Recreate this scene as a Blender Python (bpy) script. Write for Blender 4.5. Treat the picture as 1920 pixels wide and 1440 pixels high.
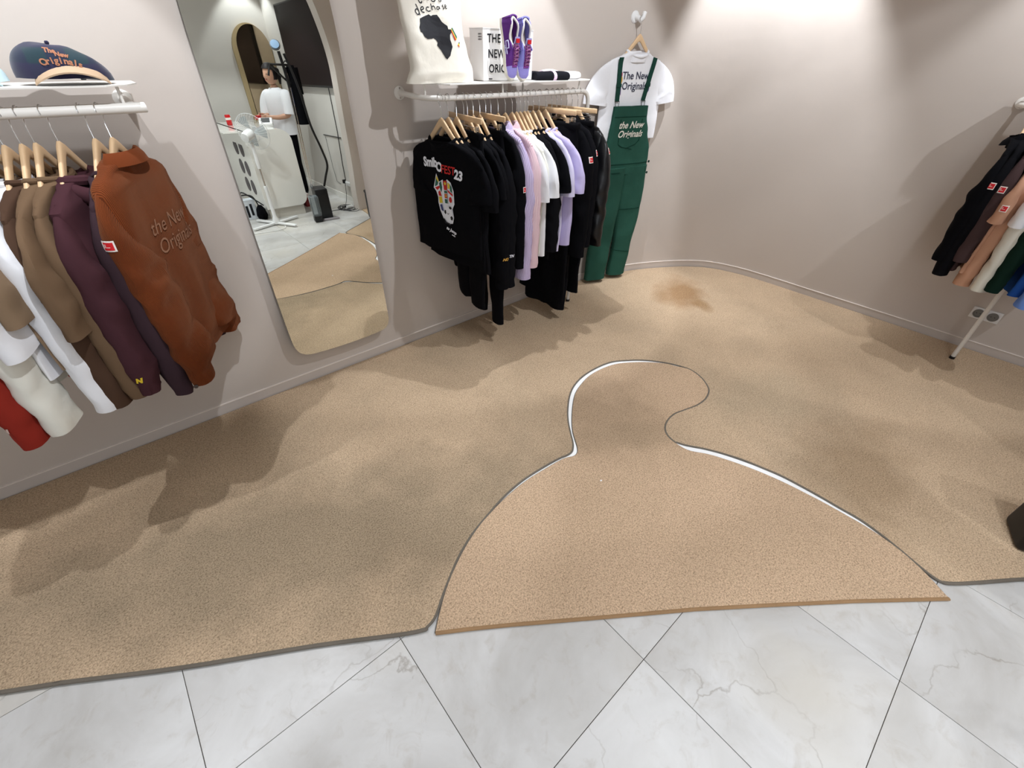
import bpy, bmesh, math, random
from mathutils import Vector, Matrix, noise
from mathutils.bvhtree import BVHTree
from mathutils.geometry import tessellate_polygon

for o in list(bpy.data.objects): bpy.data.objects.remove(o)
S = bpy.context.scene
COL = S.collection
PI = math.pi
rad = math.radians

# ------------------------------------------------------------------ camera
H = 1.661
FOC, PITCH, ROLL, WANG = 821.54, rad(37.3297), rad(1.16666), rad(41.66672)
fw = Vector((0, math.cos(PITCH), -math.sin(PITCH))); rt = Vector((1, 0, 0)); up = rt.cross(fw)
rt2 = rt*math.cos(ROLL) + up*math.sin(ROLL); up2 = -rt*math.sin(ROLL) + up*math.cos(ROLL)
Z = Matrix.Rotation(-WANG, 3, 'Z')
rt2, up2, fw = Z @ rt2, Z @ up2, Z @ fw
cam = bpy.data.objects.new('camera', bpy.data.cameras.new('camera'))
COL.objects.link(cam)
M = Matrix((rt2, up2, -fw)).transposed().to_4x4()
M.translation = Vector((0, -2.4506, H))
cam.matrix_world = M
cam.data.sensor_width = 36; cam.data.lens = 36*FOC/1920; cam.data.clip_start = .05
S.camera = cam

# ------------------------------------------------------------------ world, lights, exposure
w = bpy.data.worlds.new('world'); S.world = w; w.use_nodes = True
w.node_tree.nodes['Background'].inputs[0].default_value = (.93, .95, 1, 1)
w.node_tree.nodes['Background'].inputs[1].default_value = .1
vs = S.view_settings
vs.view_transform = 'Standard'; vs.look = 'None'; vs.exposure = 0.42; vs.gamma = 1; vs.use_curve_mapping = False
CEIL = 2.85

def area_light(name, loc, size, sizey, power, col=(1, .97, .93), rot=(0, 0, 0)):
    l = bpy.data.lights.new(name, 'AREA'); l.shape = 'RECTANGLE'; l.size = size; l.size_y = sizey
    l.energy = power; l.color = col
    o = bpy.data.objects.new(name, l); o.location = loc; o.rotation_euler = rot; COL.objects.link(o); return o
area_light('hall_fill_light', (.4, -3.9, CEIL-.03), 3.0, 1.6, 16, (.90, .95, 1))  # added soft bluish fill below the hall ceiling, stands for no fixture
area_light('low_wall_fill_light', (-3.0, -4.2, 1.5), 1.8, 1.8, 30, (.84, .92, 1), (rad(90), 0, rad(-58)))  # added fill to lift the dim wall under the left rail, no window

def spot(loc, target, power, ang=95, blend=.2, r=.016, col=(.90, .945, 1)):
    l = bpy.data.lights.new('downlight', 'SPOT'); l.energy = power; l.spot_size = rad(ang); l.spot_blend = blend
    l.shadow_soft_size = r; l.color = col
    o = bpy.data.objects.new('downlight_beam', l); o.location = loc
    o.rotation_euler = (Vector(target)-Vector(loc)).to_track_quat('-Z', 'Y').to_euler(); COL.objects.link(o)
SPOTS = [  # recessed downlights near the walls, aimed spots over the room, hall downlights
    ((-1.2, -.38, CEIL-.05), (-1.2, -.38, 0), 56, 66),
    ((-.12, -.38, CEIL-.05), (-.12, -.38, 0), 60, 66),
    ((2.0, -.40, CEIL-.05), (2.0, -.40, 0), 76, 70),
    ((3.74, -.68, CEIL-.05), (4.12, -.58, 1.35), 135, 76, .5),
    ((3.86, -2.28, CEIL-.05), (3.86, -2.28, 0), 45, 76, .4),
    ((.47, -1.65, CEIL-.05), (-.3, 0, 1.85), 88, 68),
    ((2.2, -1.75, CEIL-.05), (2.2, -.1, 1.15), 78, 72),
    ((3.3, -3.2, CEIL-.05), (4.2, -1.9, .5), 48, 66),
    ((1.6, -2.45, CEIL-.05), (1.5, -2.05, 0), 40, 84, .8),
    ((-.2, -3.3, CEIL-.05), (-.2, -3.2, 0), 62, 100, .4, .05),
    ((1.6, -3.35, CEIL-.05), (1.5, -3.4, 0), 62, 100, .4, .05),
    ((.85, -2.55, CEIL-.05), (1.65, -4.1, .55), 60, 42, .3),
    ((1.7, -4.9, CEIL-.05), (1.7, -4.9, 0), 60, 100, .3, .03),
    ((2.3, -6.05, CEIL-.05), (2.3, -6.0, 0), 30, 80, .3, .03),
    ((-.2, -5.0, CEIL-.05), (-.2, -5.0, 0), 50, 100, .3, .03),
]
for a in SPOTS: spot(*a)

# ------------------------------------------------------------------ helpers
def srgb(r, g, b):
    f = lambda c: (c/255/12.92) if c/255 <= .04045 else ((c/255+.055)/1.055)**2.4
    return (f(r), f(g), f(b), 1)

MATS = {}
def mat(name, col, rough=.6, metal=0, bump=0, bscale=50, var=0, vscale=6, sheen=0, trans=0, ior=1.45, emit=0, spec=.5, coat=0):
    if name in MATS: return MATS[name]
    m = bpy.data.materials.new(name); m.use_nodes = True; nt = m.node_tree; n = nt.nodes; b = n['Principled BSDF']
    b.inputs['Base Color'].default_value = col; b.inputs['Roughness'].default_value = rough
    b.inputs['Metallic'].default_value = metal; b.inputs['IOR'].default_value = ior
    b.inputs['Specular IOR Level'].default_value = spec
    if sheen: b.inputs['Sheen Weight'].default_value = sheen; b.inputs['Sheen Roughness'].default_value = .5
    if trans: b.inputs['Transmission Weight'].default_value = trans
    if coat: b.inputs['Coat Weight'].default_value = coat
    if emit:
        b.inputs['Emission Color'].default_value = col; b.inputs['Emission Strength'].default_value = emit
    tc = n.new('ShaderNodeTexCoord')
    if bump:
        t = n.new('ShaderNodeTexNoise'); t.inputs['Scale'].default_value = bscale; t.inputs['Detail'].default_value = 4
        bp = n.new('ShaderNodeBump'); bp.inputs['Strength'].default_value = bump; bp.inputs['Distance'].default_value = .01
        nt.links.new(tc.outputs['Object'], t.inputs['Vector']); nt.links.new(t.outputs['Fac'], bp.inputs['Height'])
        nt.links.new(bp.outputs['Normal'], b.inputs['Normal'])
    if var:
        t = n.new('ShaderNodeTexNoise'); t.inputs['Scale'].default_value = vscale; t.inputs['Detail'].default_value = 3
        mx = n.new('ShaderNodeMix'); mx.data_type = 'RGBA'
        mx.inputs['A'].default_value = tuple(c*(1-var) for c in col[:3])+(1,)
        mx.inputs['B'].default_value = tuple(min(1, c*(1+var)) for c in col[:3])+(1,)
        nt.links.new(tc.outputs['Object'], t.inputs['Vector']); nt.links.new(t.outputs['Fac'], mx.inputs['Factor'])
        nt.links.new(mx.outputs['Result'], b.inputs['Base Color'])
    MATS[name] = m; return m

def fabric(name, rgb, bump=.3, rough=.95, sheen=.0, var=.06):
    return mat('fabric_'+name, srgb(*rgb), rough, bump=bump, bscale=14, var=var, vscale=5, sheen=sheen, spec=.12)

class MB:
    def __init__(s): s.v = []; s.f = []; s.m = []
    def add(s, vs, fs, m=0):
        o = len(s.v); s.v += [Vector(p) for p in vs]; s.f += [tuple(i+o for i in f) for f in fs]; s.m += [m]*len(fs); return s
    def box(s, c, d, R=None, m=0, bev=0):
        R = R or Matrix.Identity(3); c = Vector(c); h = Vector(d)/2
        if bev:
            bm = bmesh.new(); bmesh.ops.create_cube(bm, size=1)
            for v in bm.verts: v.co = Vector((v.co.x*d[0], v.co.y*d[1], v.co.z*d[2]))
            bmesh.ops.bevel(bm, geom=bm.edges[:], offset=bev, segments=3, affect='EDGES', profile=.5)
            bm.verts.index_update()
            s.add([c + R @ v.co for v in bm.verts], [[v.index for v in f.verts] for f in bm.faces], m); bm.free(); return s
        p = [c + R @ Vector((x*h.x, y*h.y, z*h.z)) for x in (-1, 1) for y in (-1, 1) for z in (-1, 1)]
        return s.add(p, [(0, 1, 3, 2), (4, 6, 7, 5), (0, 4, 5, 1), (2, 3, 7, 6), (0, 2, 6, 4), (1, 5, 7, 3)], m)
    def loft(s, rings, m=0, cap0=True, cap1=True, closed=True):
        n = len(rings[0]); vs = [p for r in rings for p in r]; fs = []
        for i in range(len(rings)-1):
            for j in range(n if closed else n-1):
                k = (j+1) % n; fs.append((i*n+j, i*n+k, (i+1)*n+k, (i+1)*n+j))
        if cap0: fs.append(tuple(range(n-1, -1, -1)))
        if cap1: fs.append(tuple((len(rings)-1)*n+j for j in range(n)))
        return s.add(vs, fs, m)
    def tube(s, path, r, seg=8, m=0, closed=False, flat=1, upv=None):
        path = [Vector(p) for p in path]; N = len(path); rr = r if isinstance(r, (list, tuple)) else [r]*N
        T = []
        for i in range(N):
            a = path[(i-1) % N] if (closed or i > 0) else path[i]; b = path[(i+1) % N] if (closed or i < N-1) else path[i]
            T.append((b-a).normalized())
        u = upv if upv else (Vector((0, 0, 1)) if abs(T[0].z) < .9 else Vector((1, 0, 0)))
        u = (u - T[0]*u.dot(T[0])).normalized(); rings = []
        for i in range(N):
            u = (u - T[i]*u.dot(T[i])).normalized(); v = T[i].cross(u)
            rings.append([path[i] + (u*math.cos(a)*flat + v*math.sin(a))*rr[i] for a in (2*PI*k/seg for k in range(seg))])
        if closed: rings.append(rings[0]); return s.loft(rings, m, False, False)
        return s.loft(rings, m)
    def lathe(s, prof, c=(0, 0, 0), seg=24, m=0, R=None):
        R = R or Matrix.Identity(3); c = Vector(c)
        return s.loft([[c + R @ Vector((r*math.cos(a), r*math.sin(a), z)) for a in (2*PI*k/seg for k in range(seg))] for r, z in prof], m)
    def prism(s, poly, f0, f1, m=0):   # poly: 2D list, f0/f1 map to 3D
        n = len(poly); tris = tessellate_polygon([[Vector((p[0], p[1], 0)) for p in poly]])
        vs = [f0(*p) for p in poly]+[f1(*p) for p in poly]
        fs = [tuple(t) for t in tris]+[tuple(i+n for i in reversed(t)) for t in tris]
        fs += [(i, (i+1) % n, n+(i+1) % n, n+i) for i in range(n)]
        return s.add(vs, fs, m)
    def sphere(s, c, r, seg=16, m=0, sc=(1, 1, 1)):
        c = Vector(c); rings = []
        for i in range(1, seg//2):
            a = PI*i/(seg//2)
            rings.append([c + Vector((r*sc[0]*math.sin(a)*math.cos(b), r*sc[1]*math.sin(a)*math.sin(b), r*sc[2]*math.cos(a))) for b in (2*PI*k/seg for k in range(seg))])
        return s.loft(rings, m)
    fu = None
    def build(s, name, mats, parent=None, smooth=True, local=False, fix=True):
        off = Vector((0, 0, 0)) if local else wloc(parent)
        me = bpy.data.meshes.new(name); me.from_pydata([tuple(v-off) for v in s.v], [], s.f)
        if not isinstance(mats, (list, tuple)): mats = [mats]
        for x in mats: me.materials.append(x)
        if len(mats) > 1: me.polygons.foreach_set('material_index', s.m)
        if fix:
            bm = bmesh.new(); bm.from_mesh(me); bmesh.ops.recalc_face_normals(bm, faces=bm.faces[:])
            bm.to_mesh(me); bm.free()
        if smooth:
            me.polygons.foreach_set('use_smooth', [True]*len(me.polygons))
            try: me.set_sharp_from_angle(angle=rad(40))
            except Exception: pass
        if s.fu:
            at = me.attributes.new('fu', 'FLOAT', 'POINT'); at.data.foreach_set('value', s.fu)
        o = bpy.data.objects.new(name, me); COL.objects.link(o)
        if parent is not None: o.parent = parent
        return o

def wloc(p):
    v = Vector((0, 0, 0))
    while p is not None: v += p.location; p = p.parent
    return v
def thing(name, label, cat, loc=(0, 0, 0), rz=0, group=None):
    o = bpy.data.objects.new(name, None); COL.objects.link(o); o.location = loc; o.rotation_euler = (0, 0, rz)
    o.empty_display_size = .05
    o['label'] = label; o['category'] = cat
    if group: o['group'] = group
    return o
def tag(o, label, cat, group=None):
    o['label'] = label; o['category'] = cat
    if group: o['group'] = group
    return o
def struct(o): o['kind'] = 'structure'; return o
def relabel(o, label): o['label'] = label; return o

def catmull(P, n=6, closed=False):
    out = []; N = len(P)
    rng = range(N) if closed else range(N-1)
    for i in rng:
        p0 = P[(i-1) % N] if closed or i > 0 else P[i]; p1 = P[i]; p2 = P[(i+1) % N]; p3 = P[(i+2) % N] if closed or i+2 < N else P[(i+1) % N]
        for k in range(n):
            t = k/n
            out.append(tuple(.5*((2*b)+(-a+c)*t+(2*a-5*b+4*c-d)*t*t+(-a+3*b-3*c+d)*t**3) for a, b, c, d in zip(p0, p1, p2, p3)))
    if not closed: out.append(tuple(P[-1]))
    return out

def text_tris(body, size, shear=0, bold=0, align='CENTER', space=1, font=None):
    c = bpy.data.curves.new('t', 'FONT'); c.body = body; c.size = size; c.shear = shear; c.offset = bold
    c.align_x = align; c.space_character = space; c.resolution_u = 3
    o = bpy.data.objects.new('t', c); COL.objects.link(o)
    dg = bpy.context.evaluated_depsgraph_get(); me = bpy.data.meshes.new_from_object(o.evaluated_get(dg))
    vs = [(v.co.x, v.co.y) for v in me.vertices]; fs = [tuple(p.vertices) for p in me.polygons]
    bpy.data.objects.remove(o); bpy.data.curves.remove(c); bpy.data.meshes.remove(me)
    return vs, fs
def poly_tris(P):
    t = tessellate_polygon([[Vector((x, y, 0)) for x, y in P]]); return list(P), [tuple(q) for q in t]
def subdivide(vs, fs, maxl):
    bm = bmesh.new(); V = [bm.verts.new((x, y, 0)) for x, y in vs]
    for f in fs:
        try: bm.faces.new([V[i] for i in f])
        except Exception: pass
    bmesh.ops.triangulate(bm, faces=bm.faces[:])
    for _ in range(5):
        es = [e for e in bm.edges if e.calc_length() > maxl]
        if not es: break
        bmesh.ops.subdivide_edges(bm, edges=es, cuts=1); bmesh.ops.triangulate(bm, faces=[f for f in bm.faces if len(f.verts) > 3])
    bm.verts.index_update()
    r = [(v.co.x, v.co.y) for v in bm.verts], [tuple(v.index for v in f.verts) for f in bm.faces]; bm.free(); return r

def bvh_of(objs):
    vs = []; fs = []
    for o in objs:
        k = len(vs); vs += [o.matrix_local @ v.co for v in o.data.vertices]; fs += [tuple(i+k for i in p.vertices) for p in o.data.polygons]
    return BVHTree.FromPolygons(vs, fs)
def conform(shapes, bvh, origin, d, xa, ya, off=.003, maxl=.02, step=.0002):
    """shapes: list of (verts2d, faces, mat index) laid on the surface hit along d (parent-local space)"""
    mb = MB(); d = Vector(d).normalized(); xa = Vector(xa).normalized(); ya = Vector(ya).normalized(); origin = Vector(origin)
    h0 = bvh.ray_cast(origin-d*1.0, d)[0] or origin
    for li, (vs, fs, mi) in enumerate(shapes):
        vs, fs = subdivide(vs, fs, maxl); pts = []
        for x, y in vs:
            o = origin + xa*x + ya*y - d*1.0; h = bvh.ray_cast(o, d)
            p = h[0] if h[0] is not None and abs((h[0]-h0).dot(d)) < .06 else o + d*((h0-o).dot(d))
            pts.append(p - d*(off + li*step))
        mb.add(pts, fs, mi)
    return mb
def shift(sh, dx, dy, mi=0, rot=0, sx=1):
    vs, fs = sh; c, s = math.cos(rot), math.sin(rot)
    return [(x*sx*c-y*s+dx, x*sx*s+y*c+dy) for x, y in vs], fs, mi

# ------------------------------------------------------------------ materials
def node_mat(name):
    m = bpy.data.materials.new(name); m.use_nodes = True; return m, m.node_tree.nodes, m.node_tree.links, m.node_tree.nodes['Principled BSDF']
def ramp(n, l, src, stops):
    r = n.new('ShaderNodeValToRGB'); e = r.color_ramp.elements
    while len(e) < len(stops): e.new(.5)
    for i, (p, c) in enumerate(stops): e[i].position = p; e[i].color = c
    l.new(src, r.inputs[0]); return r.outputs[0]
def mixc(n, l, fac, a, b, mode='MIX'):
    m = n.new('ShaderNodeMix'); m.data_type = 'RGBA'; m.blend_type = mode
    for k, v in (('Factor', fac), ('A', a), ('B', b)):
        if isinstance(v, (float, int)): m.inputs[k].default_value = v
        elif isinstance(v, tuple): m.inputs[k].default_value = v
        else: l.new(v, m.inputs[k])
    return m.outputs['Result']
def noise_n(n, l, vec, scale, detail=3, rough=.5, dist=0):
    t = n.new('ShaderNodeTexNoise'); t.inputs['Scale'].default_value = scale; t.inputs['Detail'].default_value = detail
    t.inputs['Roughness'].default_value = rough; t.inputs['Distortion'].default_value = dist
    l.new(vec, t.inputs['Vector']); return t.outputs['Fac']

def carpet_mat(name, c0, c1, dirty, stains_shade):
    m, n, l, b = node_mat(name); g = n.new('ShaderNodeNewGeometry').outputs['Position']
    mot = noise_n(n, l, g, 2.2, 5, .6, .3); pile = noise_n(n, l, g, 170, 3, .7)
    base = mixc(n, l, ramp(n, l, mot, [(.36, (0, 0, 0, 1)), (.66, (1, 1, 1, 1))]), c0, c1)
    d = noise_n(n, l, g, 1.1, 4, .65, .5)
    base = mixc(n, l, ramp(n, l, d, [(.5, (0, 0, 0, 1)), (.86, (.5, .5, .5, 1))]), base, dirty)
    for (x, y, rx, ry, ang, col, s) in stains_shade:
        mp = n.new('ShaderNodeMapping'); mp.vector_type = 'TEXTURE'; mp.inputs['Location'].default_value = (x, y, 0)
        mp.inputs['Rotation'].default_value = (0, 0, ang); mp.inputs['Scale'].default_value = (rx, ry, 1000)
        l.new(g, mp.inputs['Vector'])
        wob = n.new('ShaderNodeTexNoise'); wob.inputs['Scale'].default_value = 5; l.new(g, wob.inputs['Vector'])
        ln = n.new('ShaderNodeVectorMath'); ln.operation = 'LENGTH'; l.new(mp.outputs[0], ln.inputs[0])
        ad = n.new('ShaderNodeMath'); ad.operation = 'MULTIPLY_ADD'; l.new(wob.outputs['Fac'], ad.inputs[0]); ad.inputs[1].default_value = 1.1; l.new(ln.outputs['Value'], ad.inputs[2])
        f = ramp(n, l, ad.outputs[0], [(.55, (s, s, s, 1)), (1.0, (0, 0, 0, 1))])
        # ramp works on 0..1, so halve the distance first
        hv = n.new('ShaderNodeMath'); hv.operation = 'MULTIPLY'; hv.inputs[1].default_value = .6
        l.new(ad.outputs[0], hv.inputs[0]); l.new(hv.outputs[0], f.node.inputs[0])
        base = mixc(n, l, f, base, col)
    pc = ramp(n, l, pile, [(.32, (.52, .50, .47, 1)), (.5, (1, 1, 1, 1)), (.68, (1.28, 1.28, 1.28, 1))])
    base = mixc(n, l, 1.0, base, pc, 'MULTIPLY')
    l.new(base, b.inputs['Base Color']); b.inputs['Roughness'].default_value = 1; b.inputs['Specular IOR Level'].default_value = .1
    bp = n.new('ShaderNodeBump'); bp.inputs['Strength'].default_value = .7; bp.inputs['Distance'].default_value = .006
    l.new(noise_n(n, l, g, 210, 2, .6), bp.inputs['Height']); l.new(bp.outputs[0], b.inputs['Normal'])
    return m
CARPET = carpet_mat('carpet_pile', srgb(196, 171, 143), srgb(187, 163, 136), srgb(160, 144, 122), [
    (3.40, -.78, .34, .22, .5, srgb(150, 112, 72), .7), (3.35, -1.02, .16, .07, .9, srgb(150, 116, 78), .6),
    (.15, -1.15, 1.5, .42, -.42, srgb(146, 130, 108), .75), (2.55, -1.9, .55, .3, -.6, srgb(168, 152, 128), .4), (2.3, -2.5, .5, .28, .2, srgb(150, 126, 98), .5),  # last patch on this line paints the right rack's shadow into the pile
    (1.25, -1.25, .35, .5, 0, srgb(158, 138, 114), .4)])
CARPET_IN = carpet_mat('carpet_pile_inlay', srgb(200, 172, 144), srgb(193, 166, 138), srgb(180, 155, 128), [
    (1.62, -1.35, .38, .42, .3, srgb(154, 132, 108), .6), (1.62, -1.6, .5, .12, -.6, srgb(152, 132, 108), .4)])
BIND = mat('binding_grey', srgb(106, 98, 88), .8, bump=.3, bscale=200, var=.2, vscale=9)
BIND_T = mat('binding_tan', srgb(150, 118, 84), .8, bump=.3, bscale=200, var=.15, vscale=9)

def marble():
    m, n, l, b = node_mat('marble_tile'); g = n.new('ShaderNodeNewGeometry').outputs['Position']
    oi = n.new('ShaderNodeObjectInfo'); vm = n.new('ShaderNodeVectorMath'); vm.operation = 'SCALE'
    cb = n.new('ShaderNodeCombineXYZ')
    for i in range(3): l.new(oi.outputs['Random'], cb.inputs[i])
    l.new(cb.outputs[0], vm.inputs[0]); vm.inputs['Scale'].default_value = 37
    ad = n.new('ShaderNodeVectorMath'); ad.operation = 'ADD'; l.new(g, ad.inputs[0]); l.new(vm.outputs[0], ad.inputs[1]); P = ad.outputs[0]
    cloud = noise_n(n, l, P, 2.3, 8, .6, .8)
    base = mixc(n, l, ramp(n, l, cloud, [(.35, (0, 0, 0, 1)), (.7, (1, 1, 1, 1))]), srgb(208, 207, 206), srgb(182, 179, 175))
    fine = noise_n(n, l, P, 14, 6, .65, .6)
    base = mixc(n, l, ramp(n, l, fine, [(.54, (0, 0, 0, 1)), (.78, (.6, .6, .6, 1))]), base, srgb(172, 164, 154))
    warm = noise_n(n, l, P, 1.1, 3, .5, .2)
    base = mixc(n, l, ramp(n, l, warm, [(.52, (0, 0, 0, 1)), (.75, (.6, .6, .6, 1))]), base, srgb(202, 195, 182))
    # thin cracks: warped voronoi edges, kept only where a mask allows
    wn = n.new('ShaderNodeTexNoise'); wn.inputs['Scale'].default_value = 2.6; wn.inputs['Detail'].default_value = 6; l.new(P, wn.inputs['Vector'])
    wv = n.new('ShaderNodeMix'); wv.data_type = 'VECTOR'; wv.inputs['Factor'].default_value = .38; l.new(P, wv.inputs[4]); l.new(wn.outputs['Color'], wv.inputs[5])
    vo = n.new('ShaderNodeTexVoronoi'); vo.feature = 'DISTANCE_TO_EDGE'; vo.inputs['Scale'].default_value = 2.3; l.new(wv.outputs[1], vo.inputs['Vector'])
    crack = ramp(n, l, vo.outputs['Distance'], [(.0, (1, 1, 1, 1)), (.007, (0, 0, 0, 1))])
    mask = ramp(n, l, noise_n(n, l, P, 3.1, 3, .5), [(.44, (0, 0, 0, 1)), (.60, (.6, .6, .6, 1))])
    cm = n.new('ShaderNodeMath'); cm.operation = 'MULTIPLY'; l.new(crack, cm.inputs[0]); l.new(mask, cm.inputs[1])
    base = mixc(n, l, cm.outputs[0], base, srgb(138, 128, 118))
    l.new(base, b.inputs['Base Color']); b.inputs['Roughness'].default_value = .33; b.inputs['Specular IOR Level'].default_value = .4
    return m
MARBLE = marble()
GROUT = mat('grout', srgb(92, 84, 76), .9)
WALL = mat('wall_plaster', srgb(200, 190, 182), .85, bump=.12, bscale=9, var=.025, vscale=1.6, spec=.2)
WALLW = mat('wall_hall_paint', srgb(214, 210, 204), .85, bump=.06, bscale=9, spec=.2)
SKIRT = mat('skirting_paint', srgb(202, 192, 185), .6)
WHITE_METAL = mat('white_powder_coat', srgb(232, 228, 222), .4)
CHROME = mat('chrome', (.8, .8, .8, 1), .18, 1)
WOOD = mat('hanger_wood', srgb(222, 188, 148), .45, var=.12, vscale=22)
BLACK = mat('black_plastic', srgb(18, 18, 20), .4)
WHITE_PL = mat('white_plastic', srgb(236, 236, 236), .35)
GLOSS_W = mat('gloss_white_laminate', srgb(240, 238, 232), .12, coat=.5)
RED_L = mat('label_red', srgb(206, 24, 34), .7)
WHT_L = mat('label_white', srgb(240, 232, 226), .7)

# ------------------------------------------------------------------ structure: walls
def wall_strip(name, line, z0, z1, th, m, parent=None, smooth=True):
    """line: plan points with the room on the right-hand side; thickness goes to the left"""
    out = []; L = [Vector((x, y, 0)) for x, y in line]
    for i, p in enumerate(L):
        a = L[max(0, i-1)]; b = L[min(len(L)-1, i+1)]; t = (b-a).normalized(); out.append(p + Vector((-t.y, t.x, 0))*th)
    mb = MB(); rings = []
    for i, p in enumerate(L):
        q = out[i]; rings.append([Vector((p.x, p.y, z0)), Vector((p.x, p.y, z1)), Vector((q.x, q.y, z1)), Vector((q.x, q.y, z0))])
    mb.loft(rings); return mb.build(name, m, parent, smooth)
left_line = [(-3.2, 0), (-1, 0), (1.0, 0), (2.35, 0)]
curve = catmull([(2.35, 0), (2.62, -.006), (3.0, -.06), (3.36, -.155), (3.62, -.255), (3.92, -.43), (4.12, -.62), (4.21, -.86), (4.235, -1.12), (4.235, -1.5)], 6)
right_line = [(4.235, -1.5), (4.235, -2.6), (4.22, -3.1), (4.1, -3.5), (3.8, -3.78), (3.4, -3.86)]
struct(wall_strip('wall_left', left_line, 0, CEIL, .12, WALL))
struct(wall_strip('wall_corner', curve, 0, CEIL, .12, WALL))
struct(wall_strip('wall_right', catmull(right_line, 5), 0, CEIL, .12, WALL))
def skirting(name, line):
    o = wall_strip(name, line, 0.0, .066, -.006, SKIRT); struct(o)
    t = wall_strip('skirting_cap', line, .066, .070, -.0085, mat('skirting_cap_paint', srgb(238, 228, 220), .5), o)
skirting('baseboard_left', left_line); skirting('baseboard_corner', curve); skirting('baseboard_right', catmull(right_line, 5))
# return wall of the nook, its free edge bowed like an arch (seen in the mirror)
edge = catmull([(2.47, 0), (2.47, .25), (2.49, .56), (2.50, 1.05), (2.51, 1.4), (2.51, 1.68), (2.46, 2.0), (2.36, 2.3), (2.1, 2.6), (1.8, CEIL)], 5)
poly = list(edge)+[(3.5, CEIL), (3.5, 0)]
mb = MB().prism(poly, lambda x, z: Vector((x, -3.78, z)), lambda x, z: Vector((x, -3.95, z))); struct(mb.build('wall_return', WALL, smooth=False))
struct(wall_strip('wall_hall_right', [(2.6, -3.95), (2.6, -6.3)], 0, CEIL, .1, WALLW))
struct(wall_strip('baseboard_hall_right', [(2.6, -3.95), (2.6, -6.3)], 0, .07, -.01, mat('white_skirting', srgb(235, 233, 228), .5)))
struct(wall_strip('wall_hall_back', [(2.7, -6.3), (-3.2, -6.3)], 0, CEIL, .1, WALLW))
struct(wall_strip('wall_hall_left', [(-3.2, -6.3), (-3.2, 0)], 0, CEIL, .1, WALLW))
struct(MB().box((.6, -3.1, CEIL+.05), (8.2, 6.9, .1)).build('ceiling', WALLW, smooth=False))

# floor: slab of grout with every tile a piece of its own
floor = struct(MB().box((.6, -3.1, -.035), (8.2, 6.9, .06)).build('floor', GROUT, smooth=False))
TS = .6; X0 = -.428; Y0 = -1.094; gap = .0022
def tile_mesh():
    mb = MB(); mb.box((0, 0, 0), (TS-gap, TS-gap, .008), bev=.0006); o = mb.build('tile', MARBLE, floor, smooth=False, local=True); return o
t0 = tile_mesh(); first = True
for i in range(-5, 8):
    for j in range(-9, 2):
        x = X0+TS*(i+.5); y = Y0+TS*(j+.5)
        if x > 4.0 or x < -3.3: continue
        o = t0 if first else t0.copy()
        if not first: COL.objects.link(o); o.parent = floor
        o.location = (x, y, -.004); first = False

# ------------------------------------------------------------------ carpets
def smooth_poly(P, corners=(), n=5):
    """Catmull-Rom through P, kept sharp at indices in corners"""
    idx = sorted(corners); out = []
    for a, b in zip(idx, idx[1:]+[idx[0]+len(P)]):
        seg = [P[k % len(P)] for k in range(a, b+1)]; out += catmull(seg, n)[:-1]
    return out
MAIN_GAP = [(-2.45, -0.0300), (-0.8727, -1.0126), (-0.7322, -1.0993), (-0.4253, -1.3037), (-0.0649, -1.5239), (0.1770, -1.6829), (0.2500, -1.7241), (0.2602, -1.7232), (0.2933, -1.7169), (0.3264, -1.6966), (0.3681, -1.6646), (0.4382, -1.6162), (0.5176, -1.5669), (0.6152, -1.5229), (0.7217, -1.4912), (0.8413, -1.4602), (0.9703, -1.4443), (1.0981, -1.4472), (1.2102, -1.4571), (1.2659, -1.4686), (1.2990, -1.4668), (1.3268, -1.4492), (1.3547, -1.4218), (1.3971, -1.3657), (1.4555, -1.2937), (1.5258, -1.2240), (1.6274, -1.1434), (1.7245, -1.0914), (1.8379, -1.0605), (1.9689, -1.0537), (2.1098, -1.0738), (2.2233, -1.1393), (2.3075, -1.2090), (2.3730, -1.2916), (2.4163, -1.3695), (2.4435, -1.4605), (2.4211, -1.5522), (2.3723, -1.6242), (2.3209, -1.6660), (2.2364, -1.6905), (2.1461, -1.6892), (2.0534, -1.6664), (1.9706, -1.6468), (1.8892, -1.6539), (1.8270, -1.6806), (1.7884, -1.7227), (1.7748, -1.7758), (1.7806, -1.7831), (1.8011, -1.8287), (1.8504, -1.9018), (1.8950, -1.9867), (1.9306, -2.0736), (1.9547, -2.1627), (1.9742, -2.2503), (1.9815, -2.3391), (1.9848, -2.4253), (1.9844, -2.5087), (1.9851, -2.5878), (1.9710, -2.6674), (1.9466, -2.7453), (1.9185, -2.8198), (1.9045, -2.8682), (1.9041, -2.8998), (1.9239, -2.9271), (1.9855, -2.9776), (2.1357, -3.0878)]
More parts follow.
